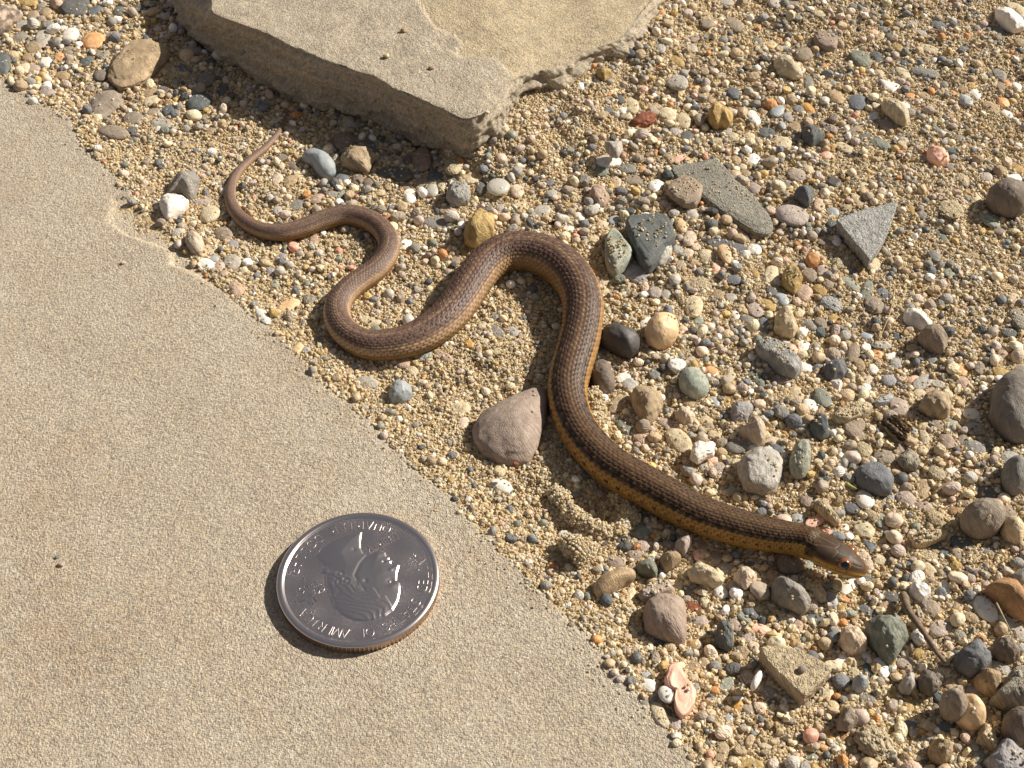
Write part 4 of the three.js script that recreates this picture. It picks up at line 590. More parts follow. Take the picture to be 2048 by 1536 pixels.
tile(1536, 0); // far corner
S(55, 30, 112, 80, 0, 'r', 'lg'); S(200, 25, 105, 60, 0, 'r', 'br'); S(410, 110, 112, 62, 10, 'r', 'cr'); S(465, 300, 185, 125, 10, 'l', 'mv', 'flat mauve brown chip on far sand', { half: 1.6 }); S(280, 432, 155, 130, -30, 'r', 'br', 'round taupe stone at a dark hollow in the sand'); O([65, 480, 120, 440, 180, 470, 240, 560, 270, 620, 200, 640, 110, 612, 60, 582, 48, 530], 's', 'cr', 'cream pitted lump beside the dark hollow', { half: 3.6 }); S(32, 362, 90, 75, 80, 's', 'cr');
S(742, 472, 165, 135, 45, 's', 'gl', 'pale green speckled pebble', { key: 'gn' }); S(870, 462, 122, 98, 80, 'a', 'bl'); S(1090, 505, 82, 66, 60, 'a', 'bl'); S(918, 525, 82, 56, 90, 's', 'cr'); S(895, 592, 82, 66, 60, 's', 'cr'); O([905, 625, 960, 640, 1055, 680, 1040, 715, 985, 748, 915, 705], 'a', 'wh', 'bright white tooth shaped chip'); S(1080, 592, 150, 95, 55, 'r', 'cr', 'cream yellow oval pebble beside the white tooth shaped chip'); S(1255, 582, 222, 90, 12, 'r', 'gy', 'bumpy grey sausage shaped pebble');
S(908, 290, 72, 66, 0, 'r', 'cr'); S(852, 255, 62, 50, 30, 's', 'sa'); S(930, 235, 102, 60, 20, 'r', 'gy'); S(970, 290, 64, 60, 0, 's', 'gb'); S(1040, 380, 95, 68, 40, 's', 'yl'); S(1300, 385, 158, 58, 20, 'f', 'cr', 'thin cream sliver lying on far sand'); S(1370, 208, 142, 85, 25, 'a', 'gb', 'slate grey sliver on the far sand'); S(1150, 190, 82, 60, 0, 'r', 'lg'); S(1225, 265, 92, 60, 20, 'r', 'lg'); S(1842, 255, 142, 84, 45, 'a', 'gn', 'dark olive chip beside the pale quartz lump');
O([1840, 70, 1930, 45, 1990, 110, 2040, 180, 2022, 240, 1930, 260, 1880, 222, 1830, 130], 's', 'wh', 'large peachy white quartz lump at the far corner', { half: 3.4 }); S(1995, 70, 165, 90, 40, 's', 'cr'); S(2020, 342, 92, 82, 0, 's', 'tn'); S(1848, 602, 115, 105, 30, 'a', 'gy', 'grey broken pebble on the far sand'); S(1660, 755, 92, 80, 70, 'a', 'wh'); S(1585, 802, 112, 98, 20, 'a', 'lv', 'clear grey chip beside a white one', { key: 'lb' }); S(1780, 862, 140, 98, 40, 's', 'tn'); S(1620, 680, 82, 55, 10, 's', 'yl'); S(1560, 710, 82, 58, 0, 's', 'tn'); S(1860, 690, 74, 68, 0, 's', 'br'); S(1915, 667, 72, 66, 0, 's', 'og'); S(1990, 690, 75, 68, 30, 's', 'wh'); S(1880, 822, 102, 88, 0, 'a', 'og'); S(1915, 915, 95, 65, 30, 'a', 'wh'); S(1490, 750, 62, 50, 0, 's', 'og');
S(715, 822, 178, 138, -28, 'r', 'gy', 'smooth slate grey pebble beyond the amber one', { key: 'gb' }); S(542, 780, 142, 122, 50, 'r', 'tn', 'tan round pebble uphill of the amber one'); S(325, 660, 130, 75, -70, 's', 'gy'); S(322, 872, 128, 82, 58, 's', 'am', 'bright amber yellow pebble in the far gravel'); S(540, 672, 82, 62, 20, 'a', 'lb'); S(470, 690, 92, 60, 0, 's', 'cr'); S(470, 530, 72, 60, 0, 's', 'og'); S(75, 890, 138, 95, -32, 'r', 'lb', 'blue grey oval pebble near the amber one'); S(155, 937, 98, 80, 80, 'r', 'lv'); S(245, 882, 92, 86, 0, 's', 'gy'); S(110, 1002, 82, 64, 70, 'r', 'lb'); S(22, 1060, 98, 70, 80, 'r', 'bl');
O([265, 1060, 300, 1020, 350, 1015, 395, 1055, 455, 1095, 420, 1130, 330, 1175, 285, 1130], 'a', 'bl', 'blue grey faceted chip below the amber pebble', { half: 3.2 }); S(205, 1007, 112, 82, 0, 'a', 'tn'); S(485, 1012, 155, 72, 42, 'a', 'mv', 'mauve brown splinter beside the blue faceted chip'); S(112, 1142, 162, 108, 5, 's', 'cr', 'lumpy cream pebble beside the blue faceted chip'); S(230, 1102, 82, 64, 0, 's', 'gy');
O([920, 810, 960, 780, 1020, 800, 1060, 850, 1110, 900, 1112, 970, 1070, 1012, 1010, 980, 960, 910, 920, 860], 's', 'cr', 'long knobby cream yellow stone in the middle of the far gravel', { half: 3.4 }); S(952, 1002, 126, 110, 20, 'r', 'mv', 'mauve brown rounded pebble under the knobby cream stone'); S(842, 930, 112, 66, -25, 'a', 'wh'); S(1145, 772, 84, 62, 10, 's', 'og'); S(1250, 767, 105, 68, 0, 's', 'tn'); S(1100, 842, 72, 62, 60, 's', 'wh'); S(900, 1152, 165, 92, 28, 'a', 'gn', 'olive grey sliver pointing away from the amber pebble'); S(770, 1087, 105, 50, -10, 's', 'gb'); S(700, 1045, 112, 82, -20, 'a', 'br'); S(1080, 1130, 86, 84, 0, 'r', 'lg'); S(612, 1182, 155, 82, 25, 's', 'cr', 'cream and grey lumpy pebble under the far gravel');
O([1260, 1270, 1288, 1200, 1330, 1175, 1400, 1190, 1448, 1260, 1430, 1312, 1350, 1326, 1280, 1312], 'a', 'sa', 'bright salmon orange stone alone on the sand', { half: 3.2 }); S(1535, 1107, 85, 56, 0, 's', 'gy'); S(1340, 1030, 95, 48, 30, 's', 'gn'); S(235, 1402, 165, 112, 5, 's', 'lp'); S(150, 1477, 118, 78, 0, 's', 'gy'); S(525, 1462, 128, 118, 30, 'a', 'dk', 'black angular chip with one white speck'); S(330, 1352, 108, 66, 50, 's', 'cr'); S(765, 1492, 82, 70, 0, 's', 'cr'); S(470, 1242, 98, 66, 0, 's', 'sa'); S(1460, 1332, 95, 62, 0, 's', 'gy'); S(1742, 1412, 105, 78, 0, 's', 'lg'); S(1560, 1440, 118, 88, 80, 's', 'sc'); S(1965, 1432, 132, 86, -10, 'a', 'wh', 'white block resting behind the dark brown boulder'); S(2000, 1352, 105, 78, 0, 's', 'yl');

tile(1536, 384); // round the triangular slate
S(1922, 58, 345, 222, -3, 'r', 'db', 'smooth dark brown boulder at the far side', { half: 6 }); O([195, 40, 230, -20, 320, -20, 378, 10, 350, 70, 310, 115, 240, 80], 's', 'gb', 'slaty taupe stone behind the pink white pebble', { half: 3.4 }); S(190, 190, 268, 188, 8, 'r', 'lp', 'large blotchy pinkish white pebble beside the olive slate'); S(410, 102, 112, 88, -65, 'a', 'cp'); S(520, 165, 102, 90, 0, 'r', 'lb'); S(630, 125, 102, 58, 0, 's', 'tn'); S(720, 67, 128, 72, 58, 's', 'cr');
S(515, 260, 92, 80, 0, 'r', 'gb'); S(545, 390, 95, 76, 80, 'a', 'wh'); S(455, 402, 122, 66, 15, 's', 'br'); S(1150, 147, 92, 68, 85, 'r', 'yl'); S(1240, 187, 92, 76, 0, 's', 'gy'); S(1465, 140, 190, 150, 5, 'c', 'sc', 'pale crumbly clod of sand below the dark brown boulder', { name: 'sand_clod', cat: 'clod' }); S(1665, 57, 84, 80, 0, 'r', 'cr'); S(1775, 228, 168, 100, 28, 's', 'gl', 'cream and green split pebble under the dark brown boulder'); S(1845, 312, 112, 70, 20, 'r', 'br'); S(1385, 352, 115, 66, 60, 's', 'gn'); S(1330, 512, 112, 105, 0, 'r', 'gy', 'grey round pebble alone on the sand'); S(1650, 510, 115, 58, 0, 'r', 'tn'); S(1590, 550, 62, 44, 20, 's', 'wh'); S(1450, 648, 95, 74, 0, 'r', 'gl');
S(585, 582, 165, 108, 20, 'a', 'sc', 'rough cream lump below the triangular slate'); S(840, 577, 128, 108, -45, 's', 'cr', 'cream yellow pebble under the tip of the triangular slate'); S(735, 637, 118, 48, 38, 'a', 'yl');
O([200, 590, 260, 640, 280, 700, 240, 780, 200, 815, 120, 780, 100, 730, 130, 650], 'a', 'yl', 'bright ochre kite shaped stone', { half: 3.8 }); S(22, 665, 190, 112, -62, 's', 'cr', 'pale cream leaf shaped stone beside the ochre kite'); S(335, 667, 128, 122, 70, 'r', 'br', 'smooth taupe round pebble beside the ochre kite'); S(432, 622, 95, 84, -40, 's', 'lp'); S(290, 807, 152, 130, -55, 's', 'pk', 'pinkish tan lump under the ochre kite'); S(415, 787, 118, 88, 40, 's', 'yl'); S(490, 737, 84, 76, 0, 's', 'br'); S(662, 737, 172, 84, 42, 's', 'gl', 'pale green leaf shaped pebble below the triangular slate'); S(795, 785, 195, 88, -62, 's', 'gn', 'sea green slanting chip beside the brown cube'); S(925, 820, 125, 98, 60, 'a', 'gb'); S(845, 905, 172, 138, 20, 's', 'db', 'brown cube below the sea green chip', { key: 'br' }); S(655, 872, 92, 74, 80, 's', 'tn'); S(505, 895, 170, 122, 20, 'a', 'gs', 'blue grey gritty chip below the small ochre pebble'); S(30, 795, 88, 80, 0, 's', 'gb'); S(108, 852, 140, 92, 55, 's', 'lb', 'bluish pebble pressed between the ochre kite and the cream block'); S(20, 910, 112, 82, 70, 's', 'yl', 'cream ochre pebble beside the bluish one above the cream block');
O([90, 950, 150, 910, 210, 1010, 230, 1100, 190, 1150, 110, 1142, 35, 1112, 40, 1030], 'a', 'cr', 'large pale cream faceted block below the bluish pebble', { half: 4 }); S(340, 1062, 115, 76, 42, 's', 'gy'); S(422, 1047, 108, 82, 42, 's', 'br'); S(520, 1002, 88, 60, 0, 's', 'yl'); S(258, 970, 95, 80, 0, 's', 'cr');
O([1080, 1000, 1120, 945, 1220, 960, 1290, 1010, 1316, 1080, 1270, 1112, 1150, 1080, 1085, 1048], 'a', 'wh', 'large creamy white chip behind the taupe boulder', { half: 2.6 }); O([1195, 1170, 1250, 1112, 1340, 1090, 1410, 1140, 1428, 1210, 1380, 1290, 1310, 1272, 1235, 1230], 'r', 'br', 'taupe boulder touching the creamy white chip', { half: 4.4 }); S(797, 1152, 120, 74, 0, 'r', 'lb'); S(1045, 1157, 90, 66, 0, 's', 'bl'); S(1970, 845, 82, 76, 0, 's', 'cp'); S(2005, 1020, 180, 135, 80, 's', 'gl', 'greenish cream block near the far edge', { key: 'ol' }); S(1940, 1130, 145, 80, 10, 'a', 'bl'); S(682, 1290, 180, 98, -60, 'r', 'br', 'leaning taupe finger behind the slate grey pebble'); S(785, 1240, 98, 74, -50, 'a', 'wh'); S(910, 1225, 165, 66, 5, 's', 'lg', 'long pale pebble above the rusty grain'); S(880, 1300, 82, 78, 30, 'a', 'og'); S(285, 1232, 118, 86, -50, 'a', 'wh', 'chalk white lump behind the gritty grey chip');
O([440, 1420, 480, 1365, 560, 1342, 625, 1370, 632, 1430, 590, 1495, 500, 1515, 450, 1480], 'r', 'gb', 'slate grey flat pebble with two sand grains on it', { half: 3 }); S(730, 1382, 112, 88, 80, 's', 'tn'); S(840, 1420, 92, 82, 60, 's', 'wh'); S(1025, 1370, 104, 90, 0, 's', 'lg'); S(985, 1310, 105, 58, -20, 's', 'wh'); S(1310, 1335, 88, 80, 0, 's', 'gy'); S(1880, 1300, 95, 78, 0, 's', 'pk'); S(1690, 1400, 112, 88, -60, 's', 'br'); S(1550, 1420, 92, 88, 0, 's', 'og');

tile(1150, 560); // to the right of the snake's middle
O([195, 430, 225, 380, 320, 368, 410, 385, 490, 430, 527, 510, 500, 580, 440, 618, 360, 590, 270, 550, 200, 510], 'r', 'dk', 'nearly black smooth pebble touching the snake, sand stuck to it', { half: 4.2 }); S(697, 407, 305, 232, -32, 'r', 'pe', 'smooth peach coloured oval pebble', { half: 4.6 }); S(582, 342, 132, 92, -25, 's', 'wh', 'pale lump tucked behind the peach oval'); S(950, 212, 192, 142, -75, 's', 'cr', 'cream knuckle shaped pebble uphill of the peach oval'); S(800, 195, 85, 40, 20, 'a', 'cr'); S(637, 100, 108, 102, 0, 's', 'lp', 'pale mauve pebble at the sand beside the bend'); S(725, 112, 92, 82, 60, 'a', 'lg');
S(1440, 242, 132, 116, 50, 's', 'br', 'taupe pebble beside the leaning yellow one', { key: 'lp' }); S(1535, 190, 135, 88, 42, 's', 'yl', 'yellow tilted pebble above the cream block'); S(1380, 317, 122, 68, 5, 'r', 'gy'); S(1510, 367, 152, 105, -72, 's', 'gb', 'grey upright pebble beside the pale cream faceted block'); S(1285, 280, 82, 58, 60, 'a', 'wh'); S(985, 330, 95, 76, 0, 's', 'gl'); S(870, 400, 92, 66, 70, 's', 'cp'); S(1250, 142, 98, 76, 0, 's', 'lg'); S(1140, 115, 100, 84, 0, 's', 'tn');
S(222, 780, 255, 195, 68, 'r', 'db', 'dark olive brown oval beside the snake', { half: 4 }); S(395, 775, 132, 86, -25, 'a', 'wh', 'dazzling white shard beside the dark olive brown oval'); S(440, 837, 132, 112, -30, 's', 'lg', 'white and grey lump under the dazzling shard');
O([470, 880, 540, 862, 640, 880, 710, 940, 722, 990, 690, 1060, 612, 1140, 560, 1152, 500, 1100, 460, 1000, 450, 930], 's', 'pe', 'large tan pear shaped stone', { half: 4.4, key: 'tn' }); S(340, 992, 208, 122, -40, 's', 'tn', 'tan wedge between the snake and the pear shaped stone'); S(950, 830, 255, 225, 50, 'r', 'gl', 'round grey green flat pebble', { half: 3.4 });
O([735, 690, 760, 620, 800, 612, 850, 640, 890, 680, 870, 720, 810, 752, 760, 730], 'a', 'wh', 'white jagged shell piece behind the round grey green pebble', { name: 'shell_fragment', cat: 'shell', half: 2 }); S(915, 640, 115, 48, -30, 'a', 'lg'); S(1085, 727, 138, 86, 18, 's', 'og', 'orange tan pebble beside the round grey green one'); S(1250, 747, 112, 86, -60, 'a', 'cr'); S(635, 747, 115, 92, -50, 's', 'gy'); S(1450, 785, 172, 76, 52, 'a', 'gn', 'greenish grey splinter in the middle gravel'); S(1655, 790, 185, 88, -6, 's', 'br', 'wide taupe pebble below the gritty grey chip', { key: 'mv' }); S(1842, 702, 118, 92, 20, 's', 'wh', 'clean white pebble at the gritty chip end'); S(1805, 755, 105, 46, 25, 'r', 'cr');
O([1460, 470, 1540, 430, 1640, 470, 1760, 540, 1840, 600, 1820, 652, 1740, 700, 1640, 680, 1560, 600, 1480, 550], 'l', 'gs', 'gritty grey concrete like chip', { half: 2.6, sunk: 0.1 }); S(1770, 912, 134, 128, 0, 'r', 'cr', 'round cream ball below the gritty grey chip'); S(1880, 1002, 128, 105, 20, 's', 'lg', 'white speckled pebble under the cream ball', { key: 'wh' }); S(1980, 945, 182, 132, 68, 'r', 'gy', 'dark grey green leaning pebble beside the cream ball', { key: 'gn' });
O([1240, 1075, 1262, 1000, 1310, 985, 1440, 1010, 1420, 1062, 1370, 1120, 1240, 1142], 'a', 'lv', 'lavender grey tilted block', { half: 2.6 }); O([1400, 1100, 1500, 1150, 1530, 1202, 1510, 1310, 1460, 1330, 1380, 1280, 1310, 1222, 1380, 1172], 's', 'cp', 'large cream stone under the lavender block', { half: 4.2 }); O([1875, 1190, 1950, 1095, 2020, 1120, 2045, 1190, 2020, 1260, 1960, 1285, 1900, 1240], 'a', 'bl', 'deep blue grey faceted stone with a pale vein', { half: 3.8 });
S(1300, 1332, 192, 118, -8, 'r', 'gb', 'grey oval under the large cream stone', { key: 'gy' }); S(830, 1287, 245, 172, 48, 'r', 'cr', 'large cream speckled oval beside a white shell'); O([945, 1300, 990, 1260, 1060, 1286, 1135, 1270, 1120, 1370, 1060, 1380, 970, 1430, 920, 1390], 'f', 'wh', 'large white ragged shell piece beside the cream oval', { name: 'shell_fragment', cat: 'shell', half: 1.6, sunk: -0.2 }); S(728, 1142, 132, 78, 12, 'r', 'lp', 'pale mauve flat pebble below the pear shaped stone'); O([800, 1090, 850, 1012, 900, 1050, 965, 1100, 930, 1150, 860, 1160], 's', 'wh', 'pink and white pebble beside the pear shaped stone', { half: 2.4, key: 'cp' }); S(395, 1172, 165, 92, 48, 's', 'gn', 'greenish brown wedge by the snake'); S(525, 1262, 128, 94, 30, 's', 'pk', 'pinkish wedge below the greenish brown one'); S(1060, 1120, 125, 76, 10, 's', 'cr'); S(1120, 1242, 118, 76, 15, 's', 'cr'); S(1075, 1172, 80, 72, 0, 's', 'br');
O([1304, 1480, 1380, 1400, 1470, 1365, 1560, 1360, 1640, 1400, 1672, 1470, 1660, 1540, 1600, 1690, 1500, 1720, 1340, 1690, 1310, 1600], 's', 'lg', 'large pale grey stone finely speckled, beyond the snake neck', { half: 4.8 }); S(1435, 1352, 95, 82, 0, 's', 'wh'); S(1588, 1287, 118, 76, 10, 's', 'cp'); S(1630, 1352, 105, 76, 20, 's', 'gb'); S(1105, 1440, 102, 58, 0, 's', 'sa'); S(1040, 1500, 98, 86, 30, 's', 'lg'); S(1150, 1492, 105, 80, 0, 's', 'lp'); S(1305, 1470, 115, 95, 20, 's', 'cr'); S(1280, 1402, 74, 48, 10, 'r', 'cr'); S(905, 972, 118, 100, 30, 's', 'tn'); S(1120, 972, 98, 68, 60, 's', 'lb'); S(1215, 977, 92, 58, -70, 's', 'yl'); S(320, 1100, 64, 54, 0, 's', 'wh'); S(220, 560, 105, 56, 20, 's', 'gn'); S(240, 100, 80, 75, 0, 's', 'cr'); S(460, 312, 80, 50, 80, 's', 'cr');

tile(1536, 700); // far right middle
S(258, 880, 300, 165, -72, 's', 'gn', 'long green grey mottled stone behind the neck', { key: 'gl', half: 4 }); O([490, 262, 550, 240, 610, 255, 590, 300, 550, 358, 510, 310], 'a', 'wh', 'white square chip beside the flat slate grey pebble', { half: 1.8 }); O([505, 505, 560, 470, 640, 440, 740, 408, 830, 405, 856, 450, 800, 490, 720, 520, 620, 548, 540, 540], 'l', 'sc', 'flat cream gritty shard', { half: 1.5 }); S(690, 610, 195, 152, -45, 's', 'mv', 'reddish taupe fist shaped stone under the cream shard', { key: 'br' }); S(720, 682, 125, 88, 0, 's', 'br'); S(1045, 452, 158, 148, 0, 's', 'tn', 'rounded pinkish tan cube beside the bark', { key: 'lp' }); S(935, 382, 170, 50, -18, 'f', 'lb', 'thin pale blue splinter', { half: 1.2 }); S(800, 240, 115, 78, -20, 's', 'cp'); S(965, 245, 128, 98, -10, 'r', 'lv', 'mauve grey oval above the thin blue splinter'); S(790, 302, 84, 68, 20, 's', 'wh'); S(1240, 257, 195, 95, -28, 's', 'wh', 'white bone like chip above the ochre loaf', { key: 'lg' }); S(1170, 230, 105, 58, -20, 's', 'sa'); S(1368, 267, 115, 58, 10, 'f', 'lg'); S(1215, 352, 102, 88, 0, 's', 'cr'); S(1295, 327, 98, 50, -20, 's', 'pk');
O([1195, 470, 1240, 400, 1300, 355, 1370, 345, 1440, 400, 1460, 460, 1420, 530, 1350, 545, 1260, 515], 's', 'yl', 'ochre brown loaf shaped stone', { half: 4, key: 'tn' }); S(1555, 255, 118, 105, 40, 's', 'pk', 'pinkish tan knob beyond the ochre brown loaf'); S(1550, 167, 94, 78, 90, 's', 'am'); S(1692, 147, 118, 86, -60, 's', 'br'); S(1515, 502, 94, 78, 70, 's', 'cr'); S(1625, 507, 138, 102, 10, 'a', 'wh', 'white block with a blue shade beside the big boulder');
O([1960, 205, 2060, 190, 2150, 240, 2180, 400, 2150, 560, 2080, 660, 2000, 720, 1910, 735, 1840, 700, 1780, 610, 1756, 500, 1800, 380, 1870, 270], 'r', 'br', 'biggest smooth dark taupe boulder beside the white block', { half: 7, key: 'dt' }); S(1870, 190, 152, 98, 20, 's', 'yl'); S(2025, 150, 118, 80, 0, 's', 'br');
S(765, 792, 142, 128, 60, 's', 'sc', 'rough tan ball uphill of the slate blue stone'); S(932, 857, 165, 128, 10, 's', 'br', 'pinkish taupe pebble beside the rough tan ball'); S(1050, 777, 102, 88, 80, 's', 'lp'); O([1150, 770, 1200, 850, 1216, 910, 1160, 970, 1060, 972, 1012, 900, 1080, 832], 'a', 'sc', 'gritty tan triangle under the bark', { half: 2.6, key: 'ol' }); O([700, 960, 780, 922, 900, 918, 980, 985, 1006, 1050, 960, 1150, 870, 1162, 770, 1130, 690, 1062, 678, 1010], 'r', 'gb', 'large slate blue oval stone beyond the head', { half: 3.8 });
S(772, 1197, 158, 150, 40, 'r', 'wh', 'round white pebble under the slate blue oval'); S(670, 1267, 138, 92, 8, 'r', 'gb', 'small grey egg beside the round white pebble'); S(1100, 1187, 160, 126, 15, 'r', 'lp', 'pale mauve round pebble beyond the slate blue oval'); S(985, 1180, 82, 76, 0, 's', 'lg'); S(1240, 1122, 202, 118, -58, 's', 'tn', 'tan slanting slab of stone by the pale mauve pebble'); S(1350, 987, 145, 118, 25, 's', 'cr', 'pitted cream lump uphill of the tan slanting stone', { key: 'sc' }); S(1465, 960, 95, 58, -5, 's', 'wh'); S(1248, 1252, 145, 92, 5, 'r', 'lp'); S(1390, 1187, 104, 64, 0, 'r', 'tn'); S(1345, 1345, 168, 125, 28, 's', 'tn', 'rough tan wedge beside the amber pebble near the egg', { key: 'sc' }); S(1500, 1287, 118, 82, 0, 's', 'og', 'orange brown pebble behind the big brown egg', { key: 'ob' }); S(1598, 1227, 155, 78, 10, 'r', 'tn', 'tan flat oval on the edge of the big brown egg');
S(1713, 1360, 368, 226, -8, 'r', 'br', 'big brown egg shaped stone', { half: 6, key: 'br' }); S(1750, 1152, 195, 122, 12, 'a', 'dg', 'dark grey wedge behind the big brown egg'); S(1975, 1010, 270, 205, -62, 'r', 'ol', 'large olive grey rounded stone uphill of the big brown egg', { half: 5, key: 'gy' }); S(1945, 882, 175, 148, 0, 'r', 'lg', 'pale grey dome behind the olive grey stone'); S(1957, 1455, 190, 170, 60, 'r', 'lg', 'pale cream round stone beside the big brown egg', { half: 4, key: 'cr' }); S(1430, 732, 138, 126, 70, 's', 'br', 'rounded taupe pebble beside the standing cream pegs', { key: 'mv' }); S(1558, 722, 122, 78, -52, 's', 'br'); S(1655, 780, 195, 122, 8, 's', 'gy', 'grey ridged stone under the big taupe boulder'); O([1325, 800, 1372, 742, 1420, 810, 1400, 848, 1340, 840], 'a', 'wh', 'creamy white pyramid chip', { half: 2, key: 'cr' }); S(1240, 802, 88, 74, 0, 'r', 'cr'); S(1253, 700, 122, 82, 88, 'r', 'cr', 'standing cream peg beside the bark'); S(1258, 612, 98, 84, 0, 'r', 'cr'); S(1355, 597, 115, 78, 15, 'r', 'br'); S(1465, 577, 105, 86, 0, 's', 'gl'); S(1655, 622, 165, 84, 18, 'a', 'lg', 'grey ribbed shell like chip by the big taupe boulder'); S(1172, 650, 72, 68, 0, 's', 'lb');
S(312, 1192, 142, 108, -60, 'a', 'mv', 'brown wedge behind the neck'); O([395, 1215, 450, 1190, 490, 1262, 572, 1380, 530, 1400, 420, 1330, 378, 1262], 's', 'cr', 'cream pointed wedge just behind the head', { half: 2.4, key: 'sc' }); S(245, 1347, 118, 84, 12, 's', 'lb'); S(375, 1370, 165, 80, -22, 's', 'sa', 'salmon pink chip touching the nape', { lift: 0.5 }); S(768, 1437, 165, 138, 20, 's', 'cr', 'cream conical pebble beyond the snout'); S(905, 1362, 132, 78, -58, 's', 'gl'); S(830, 1322, 105, 84, 60, 's', 'tn'); O([1140, 1475, 1200, 1445, 1330, 1428, 1440, 1432, 1450, 1460, 1360, 1500, 1260, 1530, 1170, 1545], 'l', 'sc', 'flat grey cream shard lying ahead of the head', { half: 1.6 }); S(1930, 1300, 132, 98, 70, 's', 'br'); S(615, 1420, 68, 60, 0, 's', 'wh');

tile(1536, 1000); // ahead of and below the head
S(1540, 337, 178, 98, 10, 'a', 'bl', 'dark blue grey faceted pebble below the big brown egg'); S(1370, 400, 188, 86, 24, 's', 'bl', 'long dark blue pebble ahead of the snout'); S(1510, 430, 92, 80, 70, 's', 'br'); S(1755, 407, 115, 88, 0, 'r', 'gy'); S(1290, 562, 138, 102, 70, 'r', 'cr'); S(1290, 450, 130, 92, 10, 'c', 'sc', 'crumbly sand clod ahead of the snout', { name: 'sand_clod', cat: 'clod' }); S(1410, 562, 120, 32, -68, 'f', 'gb'); S(892, 477, 108, 86, 15, 's', 'cr', 'small cream cube ahead of the snout'); S(783, 485, 205, 98, 72, 's', 'cp', 'pale flat stone touching the snout'); S(815, 372, 112, 86, 60, 's', 'gb');
O([60, 500, 100, 440, 180, 430, 240, 440, 276, 520, 262, 590, 180, 598, 80, 580], 's', 'mv', 'dark taupe stone under the throat', { half: 2.2, key: 'db' }); S(322, 512, 115, 84, 80, 's', 'gl'); S(810, 630, 138, 86, 12, 's', 'br', 'flat taupe pebble under the snout tip', { key: 'ol' }); S(550, 675, 104, 100, 0, 'r', 'cr', 'small round cream pebble below the jaw'); S(648, 692, 188, 84, -42, 'r', 'wh', 'white speckled oval below the jaw'); S(402, 727, 195, 112, 75, 's', 'sc', 'cream upright wedge below the jaw', { key: 'cr' }); S(512, 792, 142, 88, 78, 'r', 'lb', 'blue grey oval below the jaw'); S(40, 607, 115, 88, -60, 's', 'tn');
O([60, 650, 100, 635, 200, 690, 290, 740, 332, 830, 290, 902, 200, 882, 90, 832, 20, 762, 25, 700], 's', 'lv', 'large mauve grey stone below the neck', { half: 4.2, key: 'gy' }); S(385, 945, 182, 80, -5, 'r', 'bl', 'blue grey bean below the mauve grey stone'); S(630, 790, 105, 68, 10, 's', 'og'); S(580, 852, 92, 68, 80, 's', 'yl'); S(805, 895, 168, 96, 22, 's', 'gb', 'grey pebble with a white edge in the near gravel'); S(940, 862, 118, 98, -20, 'r', 'tn', 'tan button pebble beside the grey one with a white edge'); S(990, 780, 130, 100, 10, 's', 'dg', 'dark grey lump at the twig top');
O([1130, 720, 1170, 665, 1215, 690, 1265, 700, 1300, 750, 1260, 790, 1210, 816, 1165, 780], 'a', 'wh', 'bright white knobby stone at the twig top', { half: 2.8 }); S(1425, 695, 122, 78, 70, 'a', 'wh'); S(1300, 867, 172, 145, 15, 's', 'br', 'taupe lump beside the twig', { key: 'br' }); S(1520, 847, 135, 84, -60, 's', 'tn'); S(1735, 870, 240, 172, 62, 'r', 'wh', 'white and grey freckled egg in front of the orange brown stone'); O([1740, 720, 1800, 682, 1900, 655, 1990, 670, 2020, 720, 2060, 800, 2090, 900, 2040, 952, 1960, 922, 1900, 882, 1840, 802, 1790, 762], 'r', 'tn', 'large orange brown stone with one dark pit behind the freckled egg', { half: 4.6, key: 'ob' }); S(1625, 942, 115, 88, 20, 's', 'tn'); S(1932, 987, 115, 86, 70, 's', 'lg'); S(1382, 1025, 202, 130, -18, 'r', 'lp', 'pale oval pebble beside the twig'); S(1535, 1092, 112, 106, 0, 'r', 'ol'); S(2010, 1062, 158, 112, 75, 's', 'lg', 'grey white cube behind the smooth brown stone'); S(990, 942, 155, 92, 10, 's', 'gy');
O([785, 1010, 860, 960, 960, 950, 1070, 990, 1125, 1060, 1132, 1120, 1060, 1172, 1020, 1232, 960, 1292, 880, 1272, 830, 1190, 778, 1100], 's', 'gn', 'largest grey green stone in the near gravel', { half: 5 }); O([590, 1060, 650, 1022, 740, 1050, 780, 1130, 792, 1190, 740, 1232, 650, 1242, 590, 1202, 562, 1130], 's', 'cp', 'large pinkish cream rounded stone beside the grey green one', { half: 4 }); S(1220, 1242, 115, 104, 40, 's', 'yl', 'honey coloured cube beside the twig'); S(608, 1290, 118, 94, 80, 's', 'wh', 'off white cube below the pinkish cream stone'); S(790, 1257, 112, 80, 60, 'a', 'wh'); S(905, 1338, 175, 108, 75, 's', 'wh', 'white standing tooth under the grey green stone'); S(995, 1302, 84, 80, 0, 's', 'yl'); S(1115, 1322, 178, 104, 28, 's', 'lp', 'pale mauve wedge in the near gravel'); S(800, 1352, 112, 84, 80, 's', 'bl'); S(690, 1372, 94, 80, 80, 's', 'cr');
